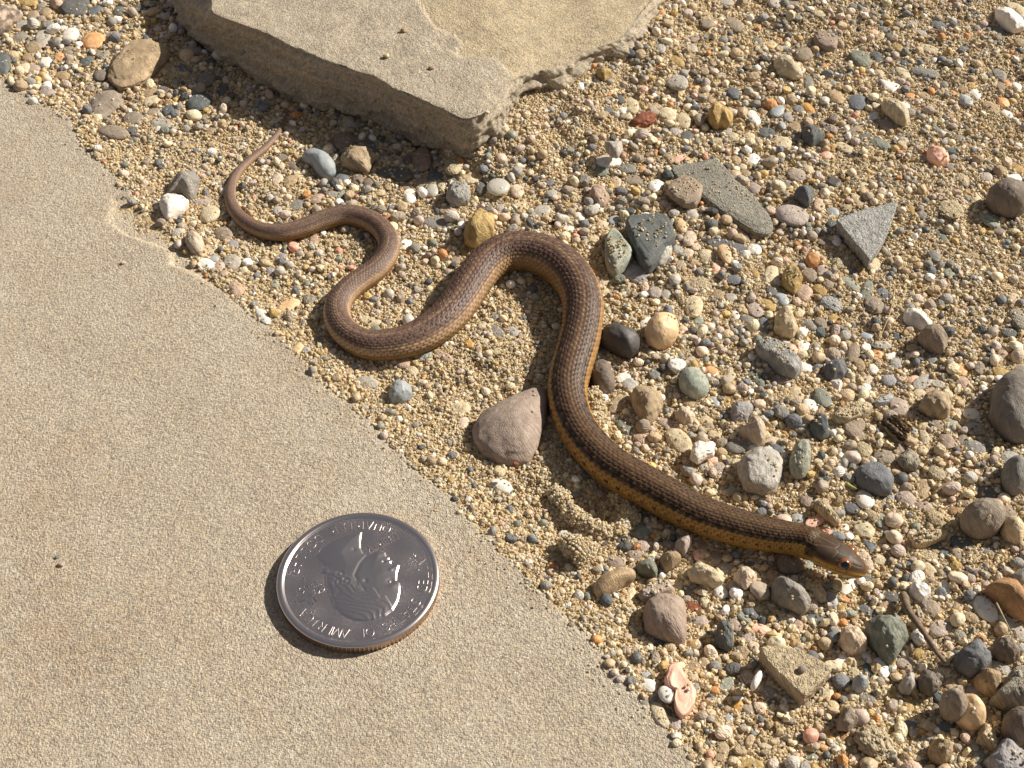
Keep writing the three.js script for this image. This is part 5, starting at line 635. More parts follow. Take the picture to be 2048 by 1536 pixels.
O([655, 1500, 690, 1430, 740, 1410, 815, 1440, 800, 1500, 750, 1535, 690, 1535], 's', 'lb', 'pale blue grey rounded block in the near gravel', { half: 2.8 }); O([1030, 1500, 1100, 1420, 1170, 1392, 1200, 1440, 1180, 1510, 1120, 1560, 1050, 1545], 'a', 'lg', 'light grey wedge leaning on the dark brown block', { half: 3 }); O([1195, 1450, 1250, 1372, 1330, 1410, 1388, 1490, 1340, 1535, 1280, 1555, 1210, 1500], 'a', 'mv', 'dark brown block in the near gravel', { half: 3, key: 'db' }); O([1475, 1280, 1560, 1210, 1690, 1135, 1728, 1180, 1776, 1280, 1760, 1342, 1680, 1392, 1580, 1402, 1500, 1362], 's', 'gb', 'large smooth slate grey stone below the twig', { half: 4.6 }); O([1788, 1202, 1820, 1130, 1930, 1105, 1980, 1202, 1996, 1270, 1930, 1296, 1830, 1276], 's', 'br', 'smooth brown stone uphill of the slate grey one', { half: 3.6, key: 'db' });
S(1865, 1347, 145, 100, 20, 's', 'lg', 'pale grey lump between the slate grey and the tan stones'); S(1905, 1440, 94, 82, 80, 'r', 'cr'); S(1395, 1387, 122, 92, 8, 's', 'cr', 'speckled cream pebble below the twig'); S(1450, 1477, 122, 100, 50, 's', 'tn');

tile(1536, 1240); // near corner
O([1640, 470, 1720, 412, 1810, 412, 1866, 460, 1840, 560, 1790, 612, 1730, 590, 1650, 530], 's', 'sc', 'tan cube with a rounded top below the slate grey stone', { half: 4, key: 'tn' }); S(1480, 682, 212, 200, 20, 'r', 'br', 'round brown ball resting against the big cream one', { half: 4.4, lift: 1.5 }); S(1608, 752, 262, 238, 60, 'r', 'cr', 'big smooth cream ball at the near corner', { half: 4.8, key: 'pe' }); O([1740, 640, 1800, 600, 1880, 540, 1960, 430, 2048, 380, 2150, 400, 2170, 520, 2150, 650, 2000, 722, 1880, 702], 's', 'br', 'large brown speckled stone behind the big cream ball', { half: 5, key: 'ol' }); S(2000, 862, 285, 240, -25, 'r', 'db', 'dark brown rounded boulder beside the sparkling granite', { half: 5.4 }); O([1920, 950, 1990, 1010, 2060, 1080, 2130, 1184, 2110, 1260, 1960, 1330, 1800, 1270, 1725, 1130, 1850, 1020], 'a', 'gs', 'pale grey sparkling granite block at the near corner', { half: 4, key: 'lv' });
O([1330, 975, 1440, 1000, 1482, 1030, 1450, 1112, 1370, 1152, 1290, 1112, 1280, 1032], 'a', 'tn', 'tan four sided block at the near corner', { half: 3.8 }); S(1115, 672, 148, 108, -60, 's', 'yl', 'honey yellow pebble with a dark crack'); S(478, 580, 178, 96, -60, 's', 'yl', 'yellow cream knobby pebble beside the tan sandstone chip', { key: 'cr' }); S(525, 682, 94, 80, 20, 'r', 'cr'); S(225, 662, 108, 84, 40, 's', 'cp'); O([540, 822, 600, 740, 670, 680, 702, 702, 712, 830, 620, 896, 530, 882], 'a', 'br', 'brown three cornered stone in the near sand', { half: 3.4 }); S(615, 937, 78, 72, 0, 's', 'og'); S(440, 1017, 90, 58, 20, 's', 'og', 'vivid orange grain in the near sand'); S(490, 925, 95, 70, 40, 's', 'am'); S(515, 1002, 64, 58, 0, 'r', 'lb');
S(1138, 842, 112, 78, 15, 'r', 'gb'); S(1425, 850, 145, 100, -10, 'a', 'bl', 'blue black chip beside the big cream ball'); S(1370, 885, 95, 58, 0, 's', 'wh'); S(1272, 842, 105, 82, 40, 's', 'cr'); S(1225, 897, 88, 68, 0, 's', 'am'); S(1342, 795, 92, 56, 10, 'r', 'gl'); S(1780, 770, 122, 88, 85, 'r', 'br'); S(1902, 752, 135, 104, 20, 'r', 'bl', 'dark blue grey pebble between the brown stones'); O([1740, 830, 1810, 922, 1832, 1012, 1790, 1052, 1740, 1002, 1650, 972], 'a', 'sc', 'tan crumbly wedge beside the sparkling granite', { half: 2.8 }); S(1650, 1002, 95, 68, 80, 's', 'lg'); S(1690, 1092, 122, 92, -50, 's', 'gl'); S(1640, 570, 135, 92, 22, 's', 'lv'); S(1370, 612, 112, 98, 60, 's', 'bl', 'dark blue green pebble behind the round brown ball'); S(1350, 705, 104, 78, 80, 's', 'br'); S(850, 980, 300, 225, 30, 'c', 'lg', 'pale granular clump of sand and grit', { name: 'sand_clod', cat: 'clod', half: 2, key: 'sc' }); S(350, 1092, 102, 66, 10, 's', 'gl'); S(690, 1110, 98, 46, -15, 's', 'wh'); S(622, 602, 84, 76, 0, 'r', 'ol'); S(800, 632, 138, 78, 5, 's', 'gy'); S(1000, 592, 86, 60, 0, 's', 'yl'); S(1560, 475, 100, 60, 0, 's', 'br'); S(1460, 515, 110, 100, 60, 's', 'pk');

tile(1100, 1020); // between the near slab edge and the neck
S(518, 412, 145, 105, 10, 'r', 'pk', 'pinkish brown round pebble above the kidney stone', { key: 'mv' }); O([340, 662, 358, 590, 430, 530, 560, 482, 650, 470, 697, 512, 680, 560, 600, 592, 520, 642, 430, 692, 370, 702], 'r', 'tn', 'long tan kidney shaped stone near the slab', { half: 3.4 }); S(690, 365, 148, 88, 15, 's', 'mv', 'mauve brown oval below the sand ridge'); S(748, 282, 128, 108, -30, 's', 'lp'); S(725, 180, 142, 132, 60, 's', 'gl', 'greenish cream round pebble under the snake'); S(748, 60, 125, 84, 10, 'r', 'gy', null, { lift: -0.3 }); O([675, 470, 740, 425, 830, 418, 860, 480, 845, 548, 770, 520, 700, 500], 's', 'gn', 'olive green pebble with a tan face', { half: 2.8 }); O([870, 400, 935, 335, 1055, 380, 1040, 420, 970, 475, 900, 460], 's', 'cr', 'cream brown block with a bright face', { half: 3, key: 'tn' }); O([1000, 280, 1040, 225, 1145, 228, 1130, 290, 1070, 370, 1010, 320], 's', 'lv', 'pale lavender wedge behind the cream brown block', { half: 2.8, key: 'lp' }); S(945, 285, 118, 88, 20, 's', 'br'); S(1190, 362, 108, 98, 70, 's', 'sa', 'salmon pebble under a small tan one'); S(1215, 282, 88, 66, -60, 's', 'tn'); S(1310, 390, 148, 112, -38, 's', 'lp', 'pale mauve wedge near the snake belly', { key: 'br' }); S(1390, 460, 158, 96, 15, 'a', 'lg', 'ragged white grey chip below the snake belly');
O([1100, 500, 1150, 445, 1240, 450, 1310, 502, 1392, 560, 1380, 602, 1312, 626, 1230, 592, 1120, 562], 's', 'cr', 'long cream stone with dark pits', { half: 3.2 }); S(1365, 652, 122, 110, 80, 's', 'wh', 'white cube below the long cream stone'); O([1468, 520, 1510, 475, 1600, 480, 1657, 540, 1630, 602, 1550, 642, 1490, 602], 's', 'lp', 'pale tan round block with a notch', { half: 3.2, key: 'cp' }); S(1600, 435, 105, 56, 5, 's', 'bl'); S(1775, 525, 112, 106, -60, 's', 'tn', 'tan pebble beside the mauve grey stone'); O([700, 662, 760, 602, 880, 540, 960, 560, 992, 612, 900, 652, 830, 692, 740, 692], 'l', 'lp', 'pale mauve broken flake behind the mauve boulder', { half: 1.5 }); S(640, 690, 165, 84, -75, 's', 'cr', 'curved cream pebble beside the kidney stone');
O([760, 760, 830, 702, 930, 680, 1020, 702, 1087, 750, 1092, 870, 1082, 1000, 1060, 1072, 960, 1072, 850, 1022, 760, 982, 743, 870], 'r', 'mv', 'large smooth mauve brown boulder in the near gravel', { half: 5.2 }); S(867, 1062, 98, 92, 0, 's', 'gn', 'small sea green pebble leaning on the mauve boulder', { key: 'bl' }); S(702, 892, 115, 60, 65, 'r', 'yl'); S(1205, 892, 132, 98, 0, 'r', 'lp', 'pale oval with sand on it beside the mauve boulder'); O([1378, 895, 1440, 930, 1467, 1010, 1450, 1112, 1400, 1127, 1330, 1092, 1308, 1030, 1340, 940], 'a', 'bl', 'blue grey angular stone beside the mauve boulder', { half: 3.8 }); S(1243, 742, 98, 84, 60, 'r', 'cr'); S(1330, 812, 74, 52, 20, 's', 'cr'); S(1690, 960, 172, 92, 12, 's', 'sa', 'salmon pink flat stone'); S(1588, 1017, 120, 80, -22, 's', 'lp', 'pale mauve flat pebble below the salmon pink one'); S(1547, 1130, 132, 98, 70, 's', 'tn', 'brown cream pebble at the tan sandstone chip'); S(1630, 1090, 92, 84, 0, 's', 'cp'); S(1557, 857, 118, 78, 25, 's', 'gl'); S(1612, 822, 132, 92, 25, 's', 'gb'); S(1870, 862, 122, 76, 70, 's', 'cr'); S(1985, 930, 128, 78, -65, 's', 'pk'); S(1615, 742, 105, 76, -15, 's', 'lp'); S(1155, 782, 138, 84, 20, 'c', 'rd', 'dark reddish brown crumb beside the mauve boulder', { name: 'rust_fragment', key: 'rd' }); S(1148, 1255, 115, 98, 10, 'a', 'tn', 'tan cube beside the salmon slab'); S(1240, 1240, 140, 88, 80, 's', 'tn'); S(1410, 1395, 142, 96, -35, 'a', 'gl', 'pale green chip near the salmon slab'); S(765, 1325, 96, 68, 0, 'r', 'lb'); S(795, 1405, 132, 105, 20, 's', 'wh', 'white and grey rounded cube beside the big slab'); S(935, 1475, 148, 128, 50, 'r', 'cr', 'cream white ball lying on the salmon slab', { lift: 1.2, key: 'wh' }); S(130, 207, 126, 88, 12, 'a', 'wh', 'single bright white chip on the open sand'); S(1430, 1010, 60, 60, 0, 's', 'cr'); S(530, 1500, 90, 60, 0, 's', 'tn'); S(1480, 920, 110, 90, 40, 's', 'lp'); S(1150, 1330, 80, 70, 0, 's', 'cr'); S(1090, 640, 90, 70, 0, 's', 'gy'); S(1020, 620, 110, 62, -40, 's', 'cr');

tile(1200, 1240); // near slab edge
O([560, 350, 620, 318, 660, 350, 690, 430, 740, 500, 772, 560, 742, 660, 690, 722, 640, 752, 590, 702, 585, 620, 600, 560, 540, 520, 523, 450, 560, 400], 'l', 'sa', 'salmon pink and white granite slab fragment', { half: 1.5, lift: 0.9, dust: 4 }); S(480, 765, 235, 128, 66, 'r', 'cr', 'long cream oval against the big slab'); S(430, 627, 98, 74, -25, 'r', 'gy'); S(350, 657, 84, 78, 0, 'r', 'gy'); S(1183, 472, 152, 122, 60, 's', 'tn', 'tan pebble behind the blue white shell sliver', { key: 'cp' }); S(1258, 462, 158, 56, -55, 'f', 'wh', 'thin blue white shell sliver in the chip shadow', { name: 'shell_fragment', cat: 'shell', half: 1.2, lift: 2.4 }); S(1355, 580, 158, 108, 15, 'r', 'gy', 'rounded grey pebble in the sandstone chip shadow'); S(1145, 400, 84, 72, 0, 's', 'tn'); S(1110, 685, 112, 80, -50, 's', 'am'); S(1188, 720, 118, 92, 50, 's', 'br'); S(1110, 632, 118, 48, 5, 'r', 'wh'); S(1280, 700, 104, 84, 20, 's', 'cp'); S(1470, 652, 72, 60, 80, 's', 'wh'); S(970, 1052, 165, 115, -60, 's', 'tn', 'brown pebble at the lower end of the near sand'); S(1212, 1165, 195, 112, 0, 'r', 'cr', 'cream yellow stone at the bottom edge', { key: 'yl' }); S(905, 640, 105, 38, 18, 'f', 'lg'); S(600, 830, 112, 98, 20, 's', 'lp'); S(1320, 1005, 118, 46, 10, 'f', 'cr'); S(1440, 972, 98, 78, 20, 's', 'cp'); S(980, 622, 76, 68, 0, 's', 'cr'); S(1030, 790, 70, 64, 0, 's', 'lb'); S(890, 730, 90, 44, 15, 'f', 'cr'); S(1650, 670, 84, 64, 40, 's', 'br'); S(1240, 560, 80, 48, 0, 's', 'am'); S(1385, 660, 90, 70, 0, 's', 'dg');

tile(280, 330); // sand between the slab and the tail
O([260, 110, 340, 50, 400, 45, 475, 90, 470, 180, 465, 255, 420, 270, 330, 205, 235, 235, 230, 160], 'a', 'gy', 'grey broken rock near the tail', { half: 3.2 }); O([190, 260, 250, 245, 330, 245, 386, 300, 340, 382, 280, 440, 245, 456, 190, 392, 150, 320, 140, 270], 's', 'wh', 'chalky pinkish white stone near the slab', { half: 3.4 }); S(560, 392, 172, 145, -30, 'r', 'yl', 'round pale yellow stone beside the chalky white one', { key: 'cr' }); S(505, 295, 142, 62, -8, 's', 'lp', 'narrow pale pebble above the round yellow stone'); S(300, 540, 105, 76, -20, 'r', 'lg'); S(440, 632, 215, 130, 50, 'r', 'cp', 'sandy cream oval against the big slab', { half: 3 }); S(672, 550, 155, 122, 15, 's', 'mv', 'mauve brown stone half sunk near the tail curve', { key: 'br' }); S(735, 780, 148, 132, 20, 's', 'lg', 'pale grey rounded stone in the sand strip'); S(745, 637, 98, 78, 30, 's', 'lv'); S(577, 690, 84, 66, 0, 's', 'cr'); S(530, 792, 138, 86, 25, 's', 'cp', 'pinkish cream chip against the slab edge', { key: 'wh' }); S(590, 750, 90, 58, 10, 's', 'lb'); S(635, 812, 92, 84, 0, 's', 'lp'); S(670, 870, 75, 66, 0, 's', 'pk'); S(765, 992, 150, 104, 42, 's', 'pk', 'rosy oval pebble sunk beside the slab edge'); S(1180, 1132, 214, 108, -26, 'r', 'cr', 'glossy tan oval pebble between the slab and the lower bend', { key: 'pe' }); S(985, 1212, 172, 86, 48, 'r', 'wh', 'white oval half buried at the slab edge'); S(1262, 1470, 104, 76, -50, 's', 'pe'); S(1430, 1417, 115, 70, 15, 's', 'gy'); S(1170, 690, 10, 10, 0, 's', 'tn'); S(75, 200, 105, 58, 20, 's', 'tn'); S(1360, 1080, 110, 84, 0, 's', 'ol'); S(1330, 1480, 70, 60, 0, 's', 'lb');

tile(560, 600); // open sand under the lower bend
S(698, 660, 190, 104, 14, 'r', 'lg', 'pale grey capsule shaped pebble on open sand'); O([865, 770, 880, 690, 930, 660, 1005, 665, 1052, 710, 1062, 780, 990, 832, 900, 842], 's', 'lv', 'lavender grey chip on open sand below the bend', { half: 3, key: 'lb' }); S(1400, 855, 250, 130, 8, 's', 'cr', 'pale tan flat lump half buried in open sand', { sunk: 0.7 }); S(1465, 987, 115, 92, -60, 's', 'cr', 'smooth cream button on open sand', { key: 'cp' });
O([1550, 1180, 1540, 1060, 1590, 930, 1720, 850, 1860, 770, 2000, 700, 2100, 650, 2180, 740, 2140, 1000, 2060, 1200, 1990, 1330, 1880, 1345, 1760, 1322, 1640, 1272], 'r', 'mv', 'largest dusty taupe cobble partly under the snake', { half: 5.4, sunk: 0.38, key: 'mv', name: 'stone' }); S(1758, 1367, 98, 88, 30, 's', 'cr'); S(1773, 1487, 185, 112, 25, 'r', 'lg', 'pale oval pebble below the dusty cobble', { key: 'wh' }); S(985, 500, 118, 104, 0, 's', 'sa', 'dull red lump touching the lower bend', { key: 'pk' }); S(1055, 562, 105, 78, 25, 's', 'cr'); S(1155, 430, 125, 88, -25, 'a', 'gl', 'pale green broken chip under the lower bend'); S(1315, 452, 165, 68, 30, 's', 'pk', 'pink brown sliver on the sand under the bend'); S(1515, 352, 88, 72, 10, 'r', 'am', 'small amber bead on the sand'); S(1740, 262, 170, 92, 52, 's', 'gy', 'grey cream wedge beside the small amber bead'); S(1722, 130, 100, 66, 50, 's', 'ol'); S(1865, 252, 112, 76, 60, 's', 'lg'); S(1620, 202, 84, 68, 0, 's', 'cr'); S(1740, 412, 74, 60, 0, 's', 'cr'); S(725, 170, 178, 72, 10, 's', 'cr', 'pale piece inside the lower bend'); S(545, 572, 74, 66, 0, 's', 'tn'); S(592, 525, 76, 50, 0, 's', 'lg'); S(622, 442, 135, 62, 8, 's', 'ol'); S(740, 555, 92, 48, 5, 's', 'cp'); S(1640, 330, 72, 48, 0, 's', 'cr'); S(860, 185, 90, 60, 60, 's', 'db');
LIST.splice(0, LIST.length, ...LIST.filter((o) => (o.wpx ?? 99) > 5));

// ---------- laying them ----------
const seen = (o) => (o.outline ? o.area : Math.PI / 4 * o.wpx * o.hpx);
const named = LIST.filter((o) => o.label), rest = LIST.filter((o) => !o.label).sort((a, b) => seen(b) - seen(a));
const single = new Set([...named, ...rest.slice(0, Math.max(0, 300 - named.length))]);
const strays = [];
for (const o of LIST) { const r = lay(o); if (!single.has(o)) strays.push(r); }
{ // words: colour, shape and the nearest stone that has a name of its own
  const taken = new Set(named.map((o) => o.label)), marks = stones.filter((r) => r.label && r.sizePx > 34);
  const FORM = { r: ['rounded', 'smooth'], s: ['worn', 'stubby'], a: ['angular', 'broken'], f: ['flat', 'thin'], l: ['flat', 'flat'], c: ['crumbly', 'crumbly'], t: ['tapered', 'tapered'] };
  for (const r of stones) {
    const o = LIST[stones.indexOf(r)]; if (!single.has(o)) continue;
    if (!r.label) {
      const near = marks.map((m) => [Math.hypot(m.px - r.px, m.py - r.py), m]).sort((a, b) => a[0] - b[0]), slim = r.wpx && r.wpx / r.hpx > 1.45;
      let best = null;
      for (let k = 0; k < 9 && !best; k++) for (const f of [slim ? 'narrow' : FORM[r.shape][0], FORM[r.shape][1]]) {
        const m = near[k][1], dx = m.px - r.px, dy = m.py - r.py, way = k ? 'near' : Math.abs(dy) > Math.abs(dx) ? (dy > 0 ? 'just above' : 'just below') : 'beside', t = `small ${f} ${KIND[r.key][4]} pebble ${way} the ${m.label.replace(/^the /, '')}`;
        const cut = t.split(' '); if (cut.length > 16 || taken.has(t)) continue; best = t; break;
      }
      r.label = best ?? `small ${FORM[r.shape][0]} ${KIND[r.key][4]} pebble`; taken.add(r.label);
    }
    tag(r.mesh, r.label, r.cat ?? (r.sizePx > 55 ? 'stone' : 'pebble'), 'stones strewn over the sand');
  }
}
// grit sticking to some of the stones, tiny stones on the slabs
{
  const grains = [[247, 527, SLAB_Y, 9, 'cr', 'tiny tan grain lying alone on the big slab'], [124, 1130, SLAB_Y, 13, 'lp', 'tiny pale chip on the big slab beside a darker grain'], [113, 1116, SLAB_Y, 8, 'gb', 'tiny dark grain beside the pale chip on the big slab'], [456, 791, SLAB_Y, 4, 'wh', 'tiniest white fleck on the middle of the big slab'],
    [808, 64, FLAG_Y, 13, 'tn', 'brown crumb farthest back on the flagstone'], [773, 114, FLAG_Y, 12, 'cr', 'pale grain on the flagstone near its shaded brow'], [863, 138, FLAG_Y, 11, 'tn', 'tan grain on the flagstone toward its corner'], [974, 227, FLAG_Y, 10, 'cr', 'pale grain at the flagstone corner']];
  grains.forEach(([px, py, y, w, key, label], i) => { const p = at(px, py, y), yy = y === SLAB_Y ? slabTop(p.x, p.z) : y, half = w / p.s / 2 * 0.75, pts = []; for (let k = 0; k < 24; k++) { const a = (k / 24) * 2 * Math.PI; pts.push([(w / 2 / p.s) * Math.cos(a) * 1.15, (w / 2 / p.s) * Math.sin(a) * 0.95]); } const m = mesh('grain', stoneGeometry(radial(pts), half, 'a', key, 8, 900 + i, 6), stoneMats.t); m.position.set(p.x * MM, (yy + half * 0.7) * MM, p.z * MM); tag(m, label, 'grain'); });
}
// the tan sandstone chip with a grain on it and the triangular slate: level tops over broken sides
function shard(name, topPx, y0, thick, key, label, tilt, tex) {
  const base = topPx.map(([x, y]) => at(x, y, y0 + thick)), cx = base.reduce((s, p) => s + p.x, 0) / base.length, cz = base.reduce((s, p) => s + p.z, 0) / base.length;
  const curve = new THREE.CatmullRomCurve3(base.map((p) => new THREE.Vector3(p.x - cx, 0, p.z - cz)), true, 'catmullrom', 0.12), N = 220, loop = curve.getSpacedPoints(N).slice(0, N), pos = [], uv = [], col = [], idx = [], c0 = dusty(KIND[key][0]), rows = 9, rings = 26;
  for (let r = 0; r < rows + rings; r++) for (let i = 0; i < N; i++) {
    const p = loop[i]; let x, y, z;
    if (r < rows) { const f = r / (rows - 1), k = 1 + (0.05 * n2(i * 0.12, f * 3) + 0.03 * n2(i * 0.4, f * 5)) * (1 - f * 0.7) - 0.035 * f ** 6 - 0.06 * (1 - f); x = p.x * k; z = p.z * k; y = f * thick; }
    else { const k = Math.max(0, 1 - (r - rows + 0.7) / (rings - 0.3)) * 0.965; x = p.x * k; z = p.z * k; y = thick; }
    if (r >= rows - 2) y += 0.09 * n2(x / 2.2 + cx, z / 2.2) + 0.06 * n2(x / 0.8, z / 0.8 + cx) + (r < rows ? -0.05 : 0.02);
    const w = 0.9 + 0.1 * n2(x / 3 + 9, z / 3); pos.push(x * MM, (y + tilt[0] * x + tilt[1] * z) * MM, z * MM); uv.push(x + y * 0.7 + cx, z + y * 0.5 + cz); col.push(...[c0.r, c0.g, c0.b].map((v, q) => v * w * ALBEDO / SLAB_TEX[2][q]));
  }
  for (let r = 0; r < rows + rings - 1; r++) for (let i = 0; i < N; i++) { const a = r * N + i, b = r * N + ((i + 1) % N); idx.push(a, a + N, b, b, a + N, b + N); }
  const g = new THREE.BufferGeometry(); g.setAttribute('position', new THREE.Float32BufferAttribute(pos, 3)); g.setAttribute('uv', new THREE.Float32BufferAttribute(uv, 2)); g.setAttribute('color', new THREE.Float32BufferAttribute(col, 3)); g.setIndex(idx); g.computeVertexNormals();
  if (g.attributes.normal.getY((rows + 10) * N) < 0) { for (let t = 0; t < idx.length; t += 3) [idx[t], idx[t + 1]] = [idx[t + 1], idx[t]]; g.setIndex(idx); g.computeVertexNormals(); }
  const m = mesh(name, g, tex); m.position.set(cx * MM, y0 * MM, cz * MM); tag(m, label, name === 'slate' ? 'slate' : 'stone', 'stones strewn over the sand');
  const R = Math.max(...base.map((p) => Math.hypot(p.x - cx, p.z - cz))); stones.push({ x: cx, z: cz, minor: R * 0.5, major: R, R: radial(base.map((p) => [p.x - cx, p.z - cz])), top: y0 + thick, half: thick / 2, y0, sizePx: 120, px: 0, py: 0 });
  return { cx, cz };
}
const chipMat = new THREE.MeshStandardMaterial({ map: SLAB_TEX[0], bumpMap: SLAB_TEX[1], bumpScale: 0.00028, roughness: 0.95, vertexColors: true, side: THREE.DoubleSide });
shard('sandstone_chip', pairs([1519, 1293, 1552, 1290, 1590, 1294, 1628, 1312, 1664, 1333, 1663, 1341, 1646, 1360, 1611, 1393, 1600, 1387, 1562, 1350, 1534, 1322]), 0.4, 3.1, 'sc', 'thick tan sandstone chip with a brown grain on its top', [0, 0], chipMat);
shard('slate', pairs([1672, 436, 1710, 421, 1762, 409, 1797, 400, 1787, 434, 1776, 464, 1760, 494, 1741, 518, 1736, 519, 1696, 469]), 0.5, 2.3, 'gs', 'sharp pointed triangular grey slate strewn with sand grains', [0.03, 0.02], chipMat);
{ const p = at(1604, 1338, 3.9), pts = []; for (let k = 0; k < 24; k++) { const a = (k / 24) * 2 * Math.PI; pts.push([0.62 * Math.cos(a), 0.55 * Math.sin(a)]); } const m = mesh('grain', stoneGeometry(radial(pts), 0.55, 'r', 'mv', 8, 950, 6), stoneMats.t); m.position.set(p.x * MM, 3.85 * MM, p.z * MM); tag(m, 'brown grain sitting on the tan sandstone chip', 'grain'); }
{ const p = at(1031, 914, 5.6), pts = []; for (let k = 0; k < 24; k++) { const a = (k / 24) * 2 * Math.PI; pts.push([0.5 * Math.cos(a), 0.5 * Math.sin(a)]); } const m = mesh('grain', stoneGeometry(radial(pts), 0.5, 'a', 'rd', 8, 951, 6), stoneMats.k), cob = stones.find((r) => r.label?.startsWith('largest dusty')); m.position.set(p.x * MM, (cob ? cob.top * 0.78 : 3) * MM, p.z * MM); tag(m, 'rust red grain stuck on the dusty taupe cobble', 'grain'); }

// ---------- ridges of clumped sand ----------
const RIDGES = [];
function ridge(px, radius, label) {
  const pts = px.map(([x, y]) => { const p = onSand(x, y), q = at(x, y, p.y + radius); return new THREE.Vector3(q.x, ground(q.x, q.z) + radius * 0.55, q.z); }), curve = new THREE.CatmullRomCurve3(pts), n = 130, k = 22, pos = [], col = [], idx = [], o = pts[0], c0 = hex('#cdb791'), up = new THREE.Vector3(0, 1, 0);
  for (let i = 0; i <= n; i++) { const p = curve.getPointAt(i / n), side = new THREE.Vector3().crossVectors(curve.getTangentAt(i / n), up).normalize(), end = Math.min(1, i / 6 + 0.15, (n - i) / 6 + 0.15); for (let j = 0; j < k; j++) { const a = (j / k) * 2 * Math.PI, R = radius * Math.sqrt(end) * (1 + 0.28 * n2(i * 0.11, px[0][0]) + 0.3 * n3(p.x / 0.9 + Math.cos(a), p.z / 0.9, Math.sin(a) * 1.3) + 0.14 * n3(p.x / 0.35, p.z / 0.35, a * 2)), v = p.clone().addScaledVector(side, Math.cos(a) * R).addScaledVector(up, Math.sin(a) * R * 0.95), w = 0.72 + 0.25 * n3(v.x / 0.4, v.y / 0.4, v.z / 0.4); pos.push((v.x - o.x) * MM, (v.y - o.y) * MM, (v.z - o.z) * MM); col.push(c0.r * w, c0.g * w, c0.b * w); if (Math.sin(a) > -0.2) RIDGES.push(v); } }
  for (let i = 0; i < n; i++) for (let j = 0; j < k; j++) { const a = i * k + j, b = i * k + ((j + 1) % k); idx.push(a, b, a + k, b, b + k, a + k); }
  for (const e of [0, n]) { const c = pos.length / 3, p = curve.getPointAt(e / n); pos.push((p.x - o.x) * MM, (p.y - o.y) * MM, (p.z - o.z) * MM); col.push(c0.r, c0.g, c0.b); for (let j = 0; j < k; j++) e ? idx.push(e * k + j, e * k + ((j + 1) % k), c) : idx.push((j + 1) % k, j, c); }
  const g = new THREE.BufferGeometry(); g.setAttribute('position', new THREE.Float32BufferAttribute(pos, 3)); g.setAttribute('color', new THREE.Float32BufferAttribute(col, 3)); g.setIndex(idx); g.computeVertexNormals();
  const m = mesh('sand_clod', g, new THREE.MeshStandardMaterial({ vertexColors: true, roughness: 0.95, side: THREE.DoubleSide })); m.position.set(o.x * MM, o.y * MM, o.z * MM); tag(m, label, 'clod');
}
ridge([[1096, 972], [1112, 985], [1128, 1002], [1142, 1022], [1163, 1040], [1188, 1056], [1216, 1063], [1242, 1056], [1258, 1036], [1258, 1012], [1246, 994], [1222, 982]], 1.25, 'crooked crumbly ridge of clumped sand below the snake');
ridge([[1126, 1100], [1144, 1090], [1164, 1098], [1180, 1112]], 1.7, 'short crumbly heap of clumped sand near the white chip');
ridge([[1180, 782], [1190, 798], [1197, 818], [1192, 840], [1180, 852]], 1.35, 'crumbly lump of sand tucked against the snake beside the dark pebble');

// ---------- bits of plants ----------
function stick(name, px, r0, r1, lift, color, label, category, rough = 0.12) {
  const pts = px.map(([x, y], i) => { const p = onSand(x, y), h = Array.isArray(lift) ? lift[i] : lift, q = at(x, y, ground(p.x, p.z) + h); return new THREE.Vector3(q.x, q.y, q.z); });
  const curve = new THREE.CatmullRomCurve3(pts), n = 90, k = 9, fr = curve.computeFrenetFrames(n, false), pos = [], col = [], idx = [], c0 = hex(color), o = pts[0];
  for (let i = 0; i <= n; i++) { const p = curve.getPointAt(i / n), r = lerp(r0, r1, i / n) * (1 + rough * n2(i * 0.17, px[0][0])); for (let j = 0; j < k; j++) { const a = (j / k) * 2 * Math.PI, R = r * (1 + rough * 0.8 * n2(j * 1.7, i * 0.05)), v = p.clone().addScaledVector(fr.normals[i], Math.cos(a) * R).addScaledVector(fr.binormals[i], Math.sin(a) * R), w = 0.85 + 0.25 * n2(i * 0.3, j * 2) + 0.12 * n2(j * 3, 1); pos.push((v.x - o.x) * MM, (v.y - o.y) * MM, (v.z - o.z) * MM); col.push(c0.r * w, c0.g * w, c0.b * w); } }
  for (let i = 0; i < n; i++) for (let j = 0; j < k; j++) { const a = i * k + j, b = i * k + ((j + 1) % k); idx.push(a, b, a + k, b, b + k, a + k); }
  for (const e of [0, n]) { const c = pos.length / 3, p = curve.getPointAt(e / n); pos.push((p.x - o.x) * MM, (p.y - o.y) * MM, (p.z - o.z) * MM); col.push(c0.r, c0.g, c0.b); for (let j = 0; j < k; j++) e ? idx.push(e * k + j, e * k + ((j + 1) % k), c) : idx.push((j + 1) % k, j, c); }
  const g = new THREE.BufferGeometry(); g.setAttribute('position', new THREE.Float32BufferAttribute(pos, 3)); g.setAttribute('color', new THREE.Float32BufferAttribute(col, 3)); g.setIndex(idx); g.computeVertexNormals();
  const m = mesh(name, g, new THREE.MeshStandardMaterial({ vertexColors: true, roughness: 0.85, side: THREE.DoubleSide })); m.position.set(o.x * MM, o.y * MM, o.z * MM); return tag(m, label, category);
}
stick('twig', [[1806, 1188], [1818, 1222], [1846, 1262], [1872, 1302], [1891, 1326]], 0.62, 0.34, [1.6, 2.4, 2.6, 2.2, 1.4], '#84705c', 'dry brown twig lying across the near gravel', 'twig', 0.2);
stick('grass_stem', [[1993, 1206], [2008, 1236], [2020, 1262], [2027, 1292]], 0.14, 0.07, [3.4, 4.4, 3.8, 2.6], '#b8a888', 'thin pale grass stem over the orange brown stone', 'stem');
